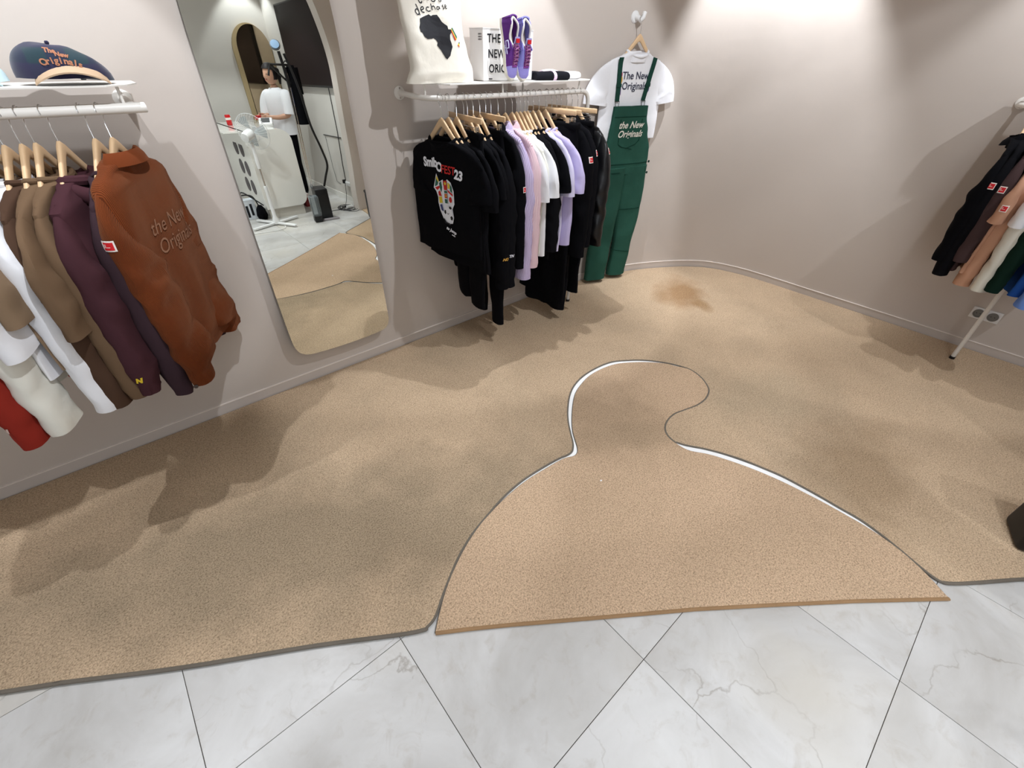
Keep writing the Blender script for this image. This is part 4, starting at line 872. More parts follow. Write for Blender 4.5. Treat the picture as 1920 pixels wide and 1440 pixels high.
for i in range(3):
    for j in range(3):
        y = BY0+.012+i*.010; z = ZS+.205-j*.011; tm.add([(BX0-.0012, y, z), (BX0-.0012, y+.006, z), (BX0-.0012, y+.006, z-.007), (BX0-.0012, y, z-.007)], [(0, 1, 2, 3)])
tm.build('printed_marks', INK, bx, smooth=False, fix=False)

# sneakers: modelled lying (sole z=0, heel at x=0, toe at +x), then stood on the toe
def sneaker(label, loc, R, side_mat, other):
    t = thing('sneaker', label, 'shoe', loc, 0, 'pair of purple sneakers on the shelf')
    Tm = lambda p: Vector(loc) + R @ Vector(p)
    Lh = .262
    def wid(u): return interp([(0, .026), (-.1, .033), (-.35, .034), (-.55, .040), (-.75, .045), (-.9, .038), (-.97, .024), (-1, .010)], -u)
    def top(u): return interp([(0, .072), (-.15, .082), (-.35, .066), (-.5, .068), (-.62, .060), (-.75, .046), (-.88, .036), (-.97, .026), (-1, .018)], -u)
    def off(u): return .006*math.sin(u*PI)
    N = 22
    def sect(u, z0, z1, k, pw=.75): 
        w_ = wid(u)*k; r = []
        for j in range(20):
            a = 2*PI*j/20; r.append(Tm((u*Lh, off(u)+w_*se(math.cos(a), pw), (z0+z1)/2+(z1-z0)/2*se(math.sin(a), pw))))
        return r
    MB().loft([sect(i/N, 0, .024+.004*math.sin(i/N*PI), 1.04, .4) for i in range(N+1)]).build('sole', mat('sole_cream', srgb(232, 228, 216), .6), t)
    # upper: inverted-U sections; open between u=0.03 and 0.47
    A = 17
    def usec(u, kk=1.0, inner=0):
        w_ = wid(u)*kk-inner; h = top(u)-inner*.5; r = []
        for j in range(A):
            a = PI*j/(A-1); c, s_ = math.cos(a), math.sin(a); lift = 1
            y = w_*se(c, .6)*(1-.28*s_); z = .02+(h-.02)*se(s_, .75)
            r.append(Tm((u*Lh+(0 if u > .05 else .0), off(u)+y, z)))
        return r
    us = [i/N for i in range(N+1)]
    front = [usec(u) for u in us if u >= .46]
    nt = sum(1 for u in us if u < .8 and u >= .46)
    MB().loft(front[nt-1:], closed=False, cap0=False, cap1=False).build('toe_cap', mat('suede_periwinkle', srgb(158, 150, 226), .9, bump=.2, bscale=200), t)
    MB().loft(front[:nt], closed=False, cap0=False, cap1=False).build('vamp', other, t)
    # quarters: side walls round the ankle opening
    def wall(inn):
        rings = []
        for u in [k/24*.52 for k in range(25)]:
            h = top(u); rings.append(u)
        return rings
    for s, m_ in ((-1, side_mat), (1, other)):
        rings = []
        for k in range(25):
            u = k/24*.52; w_ = wid(u)+.001; hh = top(u) - (.012*math.sin(min(1, max(0, (u-.1)/.4))*PI)); prof = []
            for q in range(8):
                z = .02+(hh-.02)*q/7; y = s*w_*(1-.16*(q/7)**2); prof.append(Tm((u*Lh, off(u)+y, z)))
            for q in range(7, -1, -1):
                z = .02+(hh-.02)*q/7; y = s*(w_*(1-.16*(q/7)**2)-.0045); prof.append(Tm((u*Lh+(.003 if k == 0 else 0), off(u)+y, z)))
            rings.append(prof)
        MB().loft(rings).build('quarter', m_, t)
    # heel
    MB().loft([[Tm((-.004+.012*(abs(math.sin(a))-1)*-1*0+ .010*(1-math.cos(a)), .0275*math.sin(a), .02+(.056)*q/5)) for a in [rad(-90+180*k/12) for k in range(13)]]+[Tm((.001+.010*(1-math.cos(a)), .0235*math.sin(a), .02+(.056)*q/5)) for a in [rad(90-180*k/12) for k in range(13)]] for q in range(6)]).build('heel_counter', side_mat, t)
    # collar ring (white lining edge) and insole
    P = []
    for k in range(26):
        a = 2*PI*k/26; u = .245+.235*math.cos(a); P.append(Tm((u*Lh+.004, off(u)+(wid(u)*.82)*math.sin(a)*1.0, top(u)-.003-.012*math.sin(min(1, max(0, (u-.1)/.4))*PI)*.8)))
    MB().tube(P, .0055, 8, closed=True).build('collar_lining', mat('lining_white', srgb(236, 232, 228), .9), t)
    MB().loft([sect(u, .024, .030, .82) for u in [.03+.5*k/10 for k in range(11)]]).build('insole', mat('lining_beige', srgb(196, 180, 168), .9), t)
    # lace panel, tongue, laces
    LP = mat('lace_panel_purple', srgb(134, 62, 148), .8, bump=.2, bscale=200)
    rings = []
    for k in range(11):
        u = .44+.36*k/10; w_ = .021-.002*(k/10); rings.append([Tm((u*Lh, off(u)+w_, top(u)+.000)), Tm((u*Lh, off(u)+w_*.5, top(u)+.0035)), Tm((u*Lh, off(u)-w_*.5, top(u)+.0035)), Tm((u*Lh, off(u)-w_, top(u)+.000)), Tm((u*Lh, off(u), top(u)-.006))])
    MB().loft(rings).build('lace_panel', LP, t)
    tg = MB().loft([[Tm((u*Lh, off(u)+.019, z)), Tm((u*Lh, off(u), z+.005)), Tm((u*Lh, off(u)-.019, z)), Tm((u*Lh, off(u), z-.002))] for u, z in ((.47, .062), (.42, .072), (.36, .082), (.34, .084))]).build('tongue', mat('tongue_lilac', srgb(176, 176, 232), .8), t)
    MB().box(Tm((.40*Lh, off(.4), .083)), (.018, .026, .002), R=R @ Matrix.Rotation(rad(14), 3, 'Y'), m=0).build('tongue_badge', RED_L, tg)
    LM = mat('lace_mauve', srgb(150, 96, 140), .8)
    for k in range(6):
        u = .46+.055*k; z = top(u)+.006
        MB().tube([Tm((u*Lh-.004, off(u)+.016, z-.002)), Tm((u*Lh, off(u), z+.003)), Tm((u*Lh+.006, off(u)-.016, z-.002))], .0032, 6).tube([Tm((u*Lh-.004, off(u)-.016, z-.002)), Tm((u*Lh+.001, off(u), z+.001)), Tm((u*Lh+.006, off(u)+.016, z-.002))], .0032, 6).build('lace', LM, t)
    return t, Tm
SUEDE_P = mat('suede_purple', srgb(96, 44, 132), .9, bump=.2, bscale=200); SUEDE_L = mat('suede_lilac', srgb(140, 138, 210), .9, bump=.2, bscale=200)
def shoe_R(yaw, lean):
    # toe (+x local) points down, instep (+z local) points to the room
    d = Vector((0, 0, -1)); n_ = Vector((math.sin(yaw), -math.cos(yaw), 0))
    d = (d + n_*lean).normalized(); n_ = (n_ - d*n_.dot(d)).normalized(); y_ = n_.cross(d)
    return Matrix((d, y_, n_)).transposed()
R1 = shoe_R(rad(8), .20)
sn1, T1 = sneaker('left sneaker, dark purple side with a pale monogram, standing on its toe', (1.865, -.225, ZS+.262), R1, SUEDE_P, SUEDE_P)
mg = []
for pts in ([(.0, -.03), (.0, .03)], [(.0, .03), (.028, .03), (.032, .012), (.028, -.004), (.0, -.004)], [(-.018, .014), (-.018, -.026)], [(-.018, .0), (.0, .0)]):
    mg.append(pts)
m_ = MB()
for pts in mg:
    m_.tube([T1((.125-y*.9, (-1)*(.0385), .035+x*.55+.004)) for x, y in pts], .0028, 6)
m_.build('monogram', mat('monogram_lilac', srgb(206, 204, 244), .7), sn1)
sn2, T2 = sneaker('right sneaker, pale periwinkle side, standing on its toe beside the box', (1.955, -.225, ZS+.258), shoe_R(rad(2), .20), SUEDE_L, SUEDE_L)

# socks
def sock(label, path, rr, m, band=None, bm=None):
    t = thing('sock', label, 'sock', path[0], 0, 'folded socks on the shelf')
    MB().tube(catmull(path, 5), [rr[0]+(rr[1]-rr[0])*math.sin(PI*min(1, .15+k/(5*(len(path)-1))*.7)) for k in range(5*(len(path)-1)+1)], 14, flat=.62, upv=Vector((0, 0, 1))).build('foot', m, t)
    if band:
        a, b = band; MB().tube([a, b], rr[1]*1.03, 14, flat=.64, upv=Vector((0, 0, 1))).build('stripe', bm, t)
    return t
z = ZS+.018
sock('black folded sock with a pink stripe lying on the shelf', [(2.13, -.20, z), (2.19, -.215, z), (2.26, -.225, z), (2.32, -.23, z), (2.36, -.235, z)], (.028, .042), fabric('sock_black', (26, 26, 32)), ((2.235, -.222, z), (2.255, -.225, z)), fabric('sock_pink', (232, 200, 226)))
sock('black sock end tucked beside the shoe box', [(2.12, -.14, z), (2.17, -.14, z), (2.22, -.145, z)], (.026, .038), fabric('sock_black', (26, 26, 32)))
sock('white folded sock at the right of the shelf', [(2.36, -.16, z), (2.42, -.18, z), (2.47, -.19, z), (2.505, -.195, z)], (.026, .036), F_WHT)
sock('pale pink folded sock behind the black one', [(2.26, -.12, z+.004), (2.33, -.12, z+.006), (2.40, -.125, z)], (.028, .042), fabric('sock_palepink', (228, 212, 224)))

# ------------------------------------------------------------------ caps on the left shelf
ZC = 1.5495
def tartan():
    m, n, l, b = node_mat('tartan_navy'); tc = n.new('ShaderNodeTexCoord'); base = srgb(22, 32, 56)
    for d, sc, c in (('X', 3.2, srgb(20, 50, 56)), ('Z', 4.2, srgb(34, 28, 62))):
        wv = n.new('ShaderNodeTexWave'); wv.bands_direction = d; wv.inputs['Scale'].default_value = sc; wv.inputs['Distortion'].default_value = 1; l.new(tc.outputs['Object'], wv.inputs['Vector'])
        base = mixc(n, l, ramp(n, l, wv.outputs['Fac'], [(.4, (0, 0, 0, 1)), (.6, (.8, .8, .8, 1))]), base, c)
    l.new(base, b.inputs['Base Color']); b.inputs['Roughness'].default_value = .95; b.inputs['Sheen Weight'].default_value = .2; return m
def cap(label, cx, cy, sc, mc, mv, seed, words=None, yaw=0):
    t = thing('cap', label, 'cap', (cx, cy, ZC), yaw, 'caps on the left shelf'); f = Fold(seed, 1)
    rings = []; N = 14; NA = 36
    for k in range(N+1):
        v = k/N; a = v*PI/2; z = .018+.088*math.sin(a)**.85; r = math.cos(a)**.62
        if k == N: r = .02
        ring = []
        for j in range(NA):
            b = 2*PI*j/NA; x = .112*r*math.cos(b)*(1.0+.10*(1-v)*(1 if math.cos(b) > 0 else .7)); y = .085*r*math.sin(b)
            q = noise.noise(Vector((x*16+seed, y*16, z*14)))*.010*(.3+v)
            zz = z + q - .03*max(0, x/.112)*v*1.2 - (.008 if k == 0 and math.cos(b) > .7 else 0)
            ring.append(Vector((x+q-.01*v, y+q*.5, zz)))
        rings.append(ring)
    crown = MB().loft(rings).build('crown', mc, t, local=True)
    # visor: arched sheet in front (-y)
    rings = []
    for i in range(15):
        u = -1+2*i/14; x = u*.088; arch = .040*max(0, math.cos(u*PI/2))**.8; prof = []
        dpt = .050*max(0, math.cos(u*PI/2))**.5
        for q in range(6):
            w_ = q/5; y = -.062-.0*u-dpt*w_; z = .004+arch*(1-.22*w_)+.016*(1-w_); prof.append(Vector((x*(1+.06*w_)+.012, y, z)))
        for q in range(5, -1, -1):
            p = prof[q]; prof.append(Vector((p.x, p.y, p.z-.004)))
        rings.append(prof)
    MB().loft(rings).build('visor', mv, t, local=True)
    MB().tube([(.03*math.cos(a)+.02, .05+.0, .012+.0*a) for a in (0, 1)], .004, 6).build('back_strap', mc, t, local=True)
    MB().sphere((-.006, 0, .106), .006, 10).build('top_button', mc, t, local=True)
    if words:
        b = bvh_of([crown]); sh = [shift(text_tris(s, sz, 0, .0008), dx, dz, 0, r) for s, sz, dx, dz, r in words]
        conform(sh, b, (0, 0, .062), (0, 1, -.05), (1, 0, 0), (0, 0, 1), .002, .01).build('embroidery', mat('thread_copper', srgb(160, 104, 74), .7), t, local=True, smooth=False, fix=False)
    return t
cap('dark tartan cap with a beige visor and orange lettering on the left shelf', .045, -.215, 1, tartan(), fabric('visor_beige', (184, 158, 132)), 5,
    [('The', .017, -.012, .017, -.12), ('New', .016, .012, .007, -.15)]+[(c, .023, -.036+.0098*i+(.002 if i > 4 else 0), -.010-.00042*(i-3)**2, .16-.07*i) for i, c in enumerate('Originals')])
cap('pale blue cap cut off by the left edge of the photo', -.215, -.215, 1, fabric('pale_blue', (200, 222, 228)), fabric('pale_blue2', (190, 214, 222)), 8)

# ------------------------------------------------------------------ sockets on the right wall, black box at the right edge
sk = thing('wall_socket', 'white double power socket low on the right wall', 'socket', (4.232, -2.575, .265))
MB().box((4.231, -2.575, .265), (.008, .155, .078), bev=.002).build('frame_plate', WHITE_PL, sk)
for dy in (-.038, .038):
    ins = MB().lathe([(.029, .0), (.029, .004), (.022, .004), (.021, -.001), (.0, -.001)], (4.2255, -2.575+dy, .265), 24, R=Matrix.Rotation(-PI/2, 3, 'Y')).build('socket_insert', mat('socket_grey', srgb(120, 118, 114), .5), sk)
    p = MB()
    for d2 in (-.0095, .0095): p.lathe([(0, 0), (.0028, 0), (.0028, .002), (0, .002)], (4.2268, -2.575+dy+d2, .265), 8, R=Matrix.Rotation(-PI/2, 3, 'Y'))
    p.build('pin_hole', BLACK, ins)
pf = thing('storage_box', 'black box with rounded edges standing on the carpet at right edge', 'box', (2.44, -3.2, CT))
RB = Matrix.Rotation(math.atan2(.056, .18), 3, 'Z'); bc = Vector((2.315, -3.068, 0)) + RB @ Vector((.095, -.16, 0))
MB().box(bc+Vector((0, 0, CT+.15)), (.19, .32, .30), R=RB, bev=.022).build('box_body', mat('black_vinyl', srgb(17, 17, 19), .55), pf)
MB().box(bc+Vector((0, 0, CT+.315)), (.20, .33, .03), R=RB, bev=.012).build('box_lid', mat('black_vinyl', srgb(17, 17, 19), .55), pf)

# ------------------------------------------------------------------ the shop hall seen in the mirror
XH = 2.6
tv = thing('television', 'large dark wall-mounted television on the white hall wall, seen in mirror', 'television', (XH-.03, -4.78, 1.4))
MB().box((XH-.03, -4.78, 1.84), (.045, 1.56, .90), bev=.006).build('housing', BLACK, tv)
MB().box((XH-.054, -4.78, 1.845), (.004, 1.53, .86)).build('screen', mat('screen_dark', srgb(30, 21, 22), .5, spec=.15), tv, smooth=False)
tag(MB().box((XH-.005, -4.02, 1.045), (.01, .085, .085), bev=.003).build('light_switch', WHITE_PL), 'white light switch on the hall wall right of the television', 'switch')
MB().box((XH-.0115, -4.02, 1.045), (.004, .055, .055)).build('rocker', mat('switch_rocker', srgb(228, 228, 226), .35), bpy.data.objects['light_switch'], smooth=False)
cb = thing('television_cable', 'black cable running down the wall from the television', 'cable', (XH-.01, -4.35, .25))
MB().tube([(XH-.008, -4.32, 1.40), (XH-.008, -4.33, .9), (XH-.008, -4.39, .5), (XH-.008, -4.40, .28)], .005, 6).build('lead', BLACK, cb)
MB().tube([(XH-.008, -4.88, .82), (XH-.008, -4.25, .83)], .005, 6).build('cross_cable', BLACK, cb)
MB().tube([(XH-.006, -4.83, .80), (XH-.006, -4.80, .4), (XH-.006, -4.76, .22), (XH-.006, -4.62, .20)], .003, 6).build('thin_lead', mat('grey_cable', srgb(120, 120, 118), .6), cb)
ps = thing('power_strip', 'white power strip fixed low on the hall wall, black plug in it', 'power strip', (XH-.02, -4.30, .24))
MB().box((XH-.02, -4.30, .25), (.035, .20, .05), bev=.008).build('strip_body', WHITE_PL, ps); MB().box((XH-.045, -4.37, .275), (.04, .03, .05), bev=.006).build('plug', BLACK, ps)
ps2 = thing('power_strip', 'white power strip lying on the hall floor among cables', 'power strip', (2.42, -3.98, .0))
MB().box((2.42, -3.98, .022), (.10, .045, .04), bev=.008).build('strip_body', WHITE_PL, ps2)
MB().box((XH-.01, -4.0, .27), (.02, .08, .08), bev=.005).build('socket_plate', WHITE_PL, thing('wall_socket', 'white wall socket in the hall near the floor cables', 'socket', (XH, -4.0, .27)))
fc = thing('floor_cables', 'tangle of thin black cables on the white hall floor', 'cables', (2.38, -4.05, 0))
rr = random.Random(4)
for k in range(4):
    P = []; cx, cy = 2.38+.04*k*.5, -4.05+.04*k
    for j in range(14):
        a = j*.75+k; r_ = .06+.05*rr.random()+.01*k; P.append((cx+r_*math.cos(a)*1.1, cy+r_*1.5*math.sin(a), .005+.012*rr.random()))
    MB().tube(catmull(P, 4), .0035, 5).build('cable', BLACK, fc)
MB().tube(catmull([(2.10, -3.95, .006), (2.2, -4.0, .006), (2.32, -3.98, .006), (2.4, -4.1, .01), (2.5, -4.25, .1), (XH-.04, -4.36, .25)], 5), .0035, 5).build('cable', BLACK, fc)

# arched mirror on the hall back wall
am = thing('arched_mirror', 'arched mirror with pale edge on the hall back wall', 'mirror', (2.33, -6.28, .6))
def archp(x0, x1, zb, zt, n=20):
    c = (x0+x1)/2; r_ = (x1-x0)/2; h = zt-r_*1.25; return [(x0, zb)]+[(c-r_*math.cos(PI*k/n), h+r_*1.25*math.sin(PI*k/n)) for k in range(n+1)]+[(x1, zb)]
MB().prism(archp(2.06, 2.59, .6, 2.135), lambda x, z: Vector((x, -6.298, z)), lambda x, z: Vector((x, -6.262, z))).build('frame', mat('arch_edge', srgb(176, 156, 118), .5), am, smooth=False)
MB().prism(archp(2.125, 2.58, .61, 2.12), lambda x, z: Vector((x, -6.261, z)), lambda x, z: Vector((x, -6.2595, z))).build('glass', mirror_glass('mirror_bronze', (.50, .40, .28, 1)), am, smooth=False)

# counter
co = thing('shop_counter', 'glossy white waterfall counter with round holes in its side', 'counter', (1.65, -4.8, 0))
prof = [(1.40, 1.0)]+[(1.92-.14+.14*math.sin(a), 1.0-.14+.14*math.cos(a)) for a in [PI/2*k/8 for k in range(9)]]+[(1.92-.10+.10*math.cos(a), .22-.10*math.sin(a)) for a in [PI/2*k/8 for k in range(9)]]+[(1.40, .12)]
MB().prism(prof, lambda x, z: Vector((x, -4.12, z)), lambda x, z: Vector((x, -5.55, z))).build('shell', GLOSS_W, co)
MB().box((1.64, -4.83, .06), (.44, 1.38, .12)).build('plinth', mat('plinth_white', srgb(205, 200, 190), .4), co, smooth=False)
MB().box((1.395, -4.83, .92), (.02, 1.44, .16)).box((1.30, -4.83, .994), (.22, 1.43, .012)).build('shelf_lip', GLOSS_W, co, smooth=False)
for zz in (.78, .555, .335):
    for yy in (-4.50, -4.78):
        MB().lathe([(0, 0), (.088, 0), (.088, .004), (0, .004)], (1.3985, yy, zz), 24, R=Matrix.Rotation(-PI/2, 3, 'Y')).build('round_hole', mat('hole_dark', srgb(92, 86, 88), .7), co)
cn = thing('drink_can', 'red drink can with white script standing on the counter', 'can', (1.46, -5.0, 1.0))
MB().lathe([(0, 0), (.026, 0), (.032, .008), (.032, .108), (.026, .118), (0, .118)], (1.46, -5.0, 1.001), 20).build('can_body', mat('can_red', srgb(200, 24, 30), .3), cn)
MB().lathe([(.0325, .06), (.0327, .06), (.0327, .085), (.0325, .085)], (1.46, -5.0, 1.001), 20).build('can_band', WHT_L, cn)
pd = thing('payment_terminal', 'white desk terminal with a dark screen on the counter', 'terminal', (1.83, -4.62, 1.0))
RT = Matrix.Rotation(rad(20), 3, 'Z') @ Matrix.Rotation(rad(-30), 3, 'X')
MB().box((1.80, -4.60, 1.035), (.16, .12, .06), R=RT, bev=.012).build('terminal_body', WHITE_PL, pd); MB().box(Vector((1.80, -4.60, 1.035))+RT @ Vector((0, -.0, .032)), (.10, .085, .003), R=RT).build('terminal_screen', BLACK, pd)

# pedestal fan
fn = thing('pedestal_fan', 'white pedestal fan on a cross base, seen in the mirror', 'fan', (1.395, -3.84, 0))
base = (1.395, -3.84)
for a in (rad(62), rad(157), rad(242), rad(337)):
    R = Matrix.Rotation(a, 3, 'Z'); MB().box(Vector((base[0], base[1], .022))+R @ Vector((.16, 0, 0)), (.32, .042, .022), R=R, bev=.005).build('foot_bar', WHITE_PL, fn)
MB().lathe([(0, .012), (.045, .012), (.04, .05), (.022, .10), (.018, .40), (.022, .43), (.016, .45), (0, .45)], base+(0,), 18).build('stand_tube', WHITE_PL, fn)
MB().lathe([(0, .44), (.0095, .44), (.0095, .66), (0, .66)], base+(0,), 12).build('inner_pole', CHROME, fn)
MB().lathe([(0, .64), (.02, .64), (.024, .70), (.02, .76), (.016, .88), (.02, .90), (0, .92)], base+(0,), 16).build('height_collar', WHITE_PL, fn)
fd = Vector((.66, -.62, .22)).normalized(); Rf = fd.to_track_quat('Z', 'Y').to_matrix(); fcn = Vector((1.44, -3.90, 1.0))
MB().lathe([(0, -.16), (.045, -.155), (.055, -.10), (.055, -.03), (.03, 0), (0, 0)], fcn, 20, R=Rf).build('motor_housing', WHITE_PL, fn)
cage = MB()
for k in range(36):
    a = 2*PI*k/36; P = []
    for r_, h in ((.03, -.015), (.12, -.03), (.175, .0), (.19, .03), (.175, .06), (.1, .085), (.03, .09)): P.append(fcn+Rf @ Vector((r_*math.cos(a), r_*math.sin(a), h)))
    cage.tube(P, .0013, 4)
for r_, h in ((.19, .03), (.10, .085), (.10, -.028)):
    cage.tube([fcn+Rf @ Vector((r_*math.cos(2*PI*k/32), r_*math.sin(2*PI*k/32), h)) for k in range(32)], .003 if r_ > .15 else .0016, 5, closed=True)
cage.build('wire_cage', mat('cage_wire', srgb(225, 225, 225), .4), fn)
MB().lathe([(0, .085), (.035, .085), (.035, .095), (0, .095)], fcn, 20, R=Rf).build('cage_badge', WHITE_PL, fn)
for k in range(3):
    a0 = 2*PI*k/3; rings = []
    for i in range(8):
        r_ = .02+.145*i/7; w_ = .5-.06*i/7; rings.append([fcn+Rf @ Vector((r_*math.cos(a0+q*w_), r_*math.sin(a0+q*w_), .035+q*.02*(1-i/10)+dz)) for q, dz in ((-1, 0), (0, .004), (1, 0), (0, -.001))])
    MB().loft(rings).build('blade', mat('blade_clear', srgb(214, 220, 222), .2, trans=.6, ior=1.2), fn)
MB().tube(catmull([(1.40, -3.84, .03), (1.45, -3.72, .006), (1.42, -3.6, .006), (1.30, -3.55, .006), (1.0, -3.6, .006)], 5), .004, 6).build('power_cord', WHITE_PL, fn)

# garment steamer
gs = thing('garment_steamer', 'black garment steamer with chrome pole and hose, seen in mirror', 'steamer', (1.97, -3.72, 0))
Rg = Matrix.Rotation(rad(8), 3, 'Z')
MB().box((1.98, -3.74, .19), (.15, .24, .36), R=Rg, bev=.012).build('steamer_body', BLACK, gs)
MB().box((2.00, -3.60, .012), (.2, .05, .02), R=Rg, bev=.004).build('foot_bar', mat('grey_plastic', srgb(168, 162, 166), .4), gs)
MB().box((1.845, -3.62, .19), (.10, .12, .24), R=Rg, bev=.012).build('water_tank', mat('clear_tank', srgb(190, 200, 205), .08, trans=.85, ior=1.3), gs)
MB().box((1.845, -3.62, .045), (.095, .115, .08), R=Rg, bev=.01).build('tank_base', BLACK, gs)
for dx in (0, .022): MB().tube([(1.90+dx, -3.80, .36), (1.905+dx, -3.72, 1.0), (1.90+dx, -3.66, 1.55)], .007, 8).build('pole', CHROME, gs)
MB().tube([(1.91, -3.66, 1.42), (1.90, -3.655, 1.60), (1.885, -3.65, 1.74)], .016, 10).build('pole_grip', BLACK, gs)
MB().tube([(1.72, -3.65, 1.53), (1.76, -3.65, 1.63), (1.95, -3.65, 1.62)], .011, 8).tube([(1.76, -3.65, 1.63), (1.86, -3.66, 1.52), (1.93, -3.66, 1.45)], .011, 8).build('folding_hanger', BLACK, gs)
MB().lathe([(0, -.02), (.03, -.02), (.052, 0), (.052, .014), (0, .016)], (1.86, -3.63, 1.79), 22, R=Vector((-.25, .8, .45)).to_track_quat('Z', 'Y').to_matrix()).build('steam_head', BLACK, gs)
MB().lathe([(0, 0), (.042, 0), (.042, .003), (0, .003)], Vector((1.86, -3.63, 1.79))+Vector((-.25, .8, .45)).normalized()*.016, 22, R=Vector((-.25, .8, .45)).to_track_quat('Z', 'Y').to_matrix()).build('steam_plate', mat('plate_blue', srgb(84, 116, 146), .4, .1), gs)
MB().tube(catmull([(1.93, -3.64, 1.72), (1.97, -3.63, 1.55), (2.0, -3.62, 1.35), (2.03, -3.63, 1.05), (2.10, -3.66, .8), (2.14, -3.70, .62), (2.10, -3.74, .48), (2.06, -3.76, .37)], 6), .013, 10).build('hose', BLACK, gs)
bcx = thing('hanging_garment', 'black garment hanging from the steamer pole, seen in the mirror', 'garment', (1.99, -3.70, 1.0)); fo2 = Fold(120, 1.4)
rings = []
for k in range(20):
    u = k/19; ring = []
    for j in range(24):
        a = 2*PI*j/24; x = 2.0-.01*u+(.035+.025*min(1, u*3))*se(math.cos(a), .8); ring.append(Vector((x+fo2(x, u, u)*.5, -3.76+(.05+.05*min(1, u*3))*se(math.sin(a), .8), 1.62-.56*u)))
    rings.append(ring)
MB().loft(rings).build('garment_body', F_BLK, bcx)
MB().tube([(1.96, -3.76, 1.60), (1.95, -3.74, 1.3)], [.03, .024], 10).tube([(2.05, -3.76, 1.60), (2.06, -3.77, 1.35)], [.03, .024], 10).build('garment_sleeve', F_BLK, bcx)
MB().tube([(1.90, -3.66, 1.63), (1.95, -3.72, 1.66), (2.0, -3.76, 1.62)], .005, 8).build('loop', BLACK, bcx)

# paper bag at the foot of the counter
pb = thing('shopping_bag', 'white shopping bag with black marks and black cord handles by counter', 'bag', (1.18, -4.32, 0))
MB().box((1.18, -4.34, .12), (.26, .12, .24), bev=.006).build('bag_body', mat('paper_white', srgb(226, 232, 240), .6), pb, smooth=False)
for k in range(4): MB().box((1.10+.05*k, -4.279, .10+.02*(k % 2)), (.028, .002, .14)).build('black_mark', INK, pb, smooth=False)
MB().tube(catmull([(1.12, -4.28, .24), (1.14, -4.24, .30), (1.22, -4.22, .31), (1.30, -4.24, .27), (1.33, -4.22, .14), (1.30, -4.2, .05)], 5), .008, 8).tube(catmull([(1.15, -4.38, .24), (1.2, -4.3, .33), (1.3, -4.2, .25), (1.38, -4.18, .17)], 5), .008, 8).build('cord_handle', BLACK, pb)
MB().loft([[Vector((1.34+.06*math.cos(a)*s_, -4.22+.08*math.sin(a)*s_, z_)) for a in (2*PI*k/12 for k in range(12))] for z_, s_ in ((.002, .8), (.05, 1.1), (.12, .9), (.17, .4))]).build('black_pouch', F_BLK, pb)
# red boxes behind the counter
for k, (x, y, z_, d) in enumerate([(2.03, -4.55, .05, (.09, .16, .10)), (2.02, -4.6, .13, (.10, .14, .05))]):
    tag(MB().box((x, y, z_), d, bev=.004).build('carton', [mat('carton_red', srgb(120, 30, 34), .6), mat('carton_pale', srgb(214, 200, 196), .6)][k]), ['dark red carton on the floor beside the counter', 'pale carton lying on the dark red carton'][k], 'box')

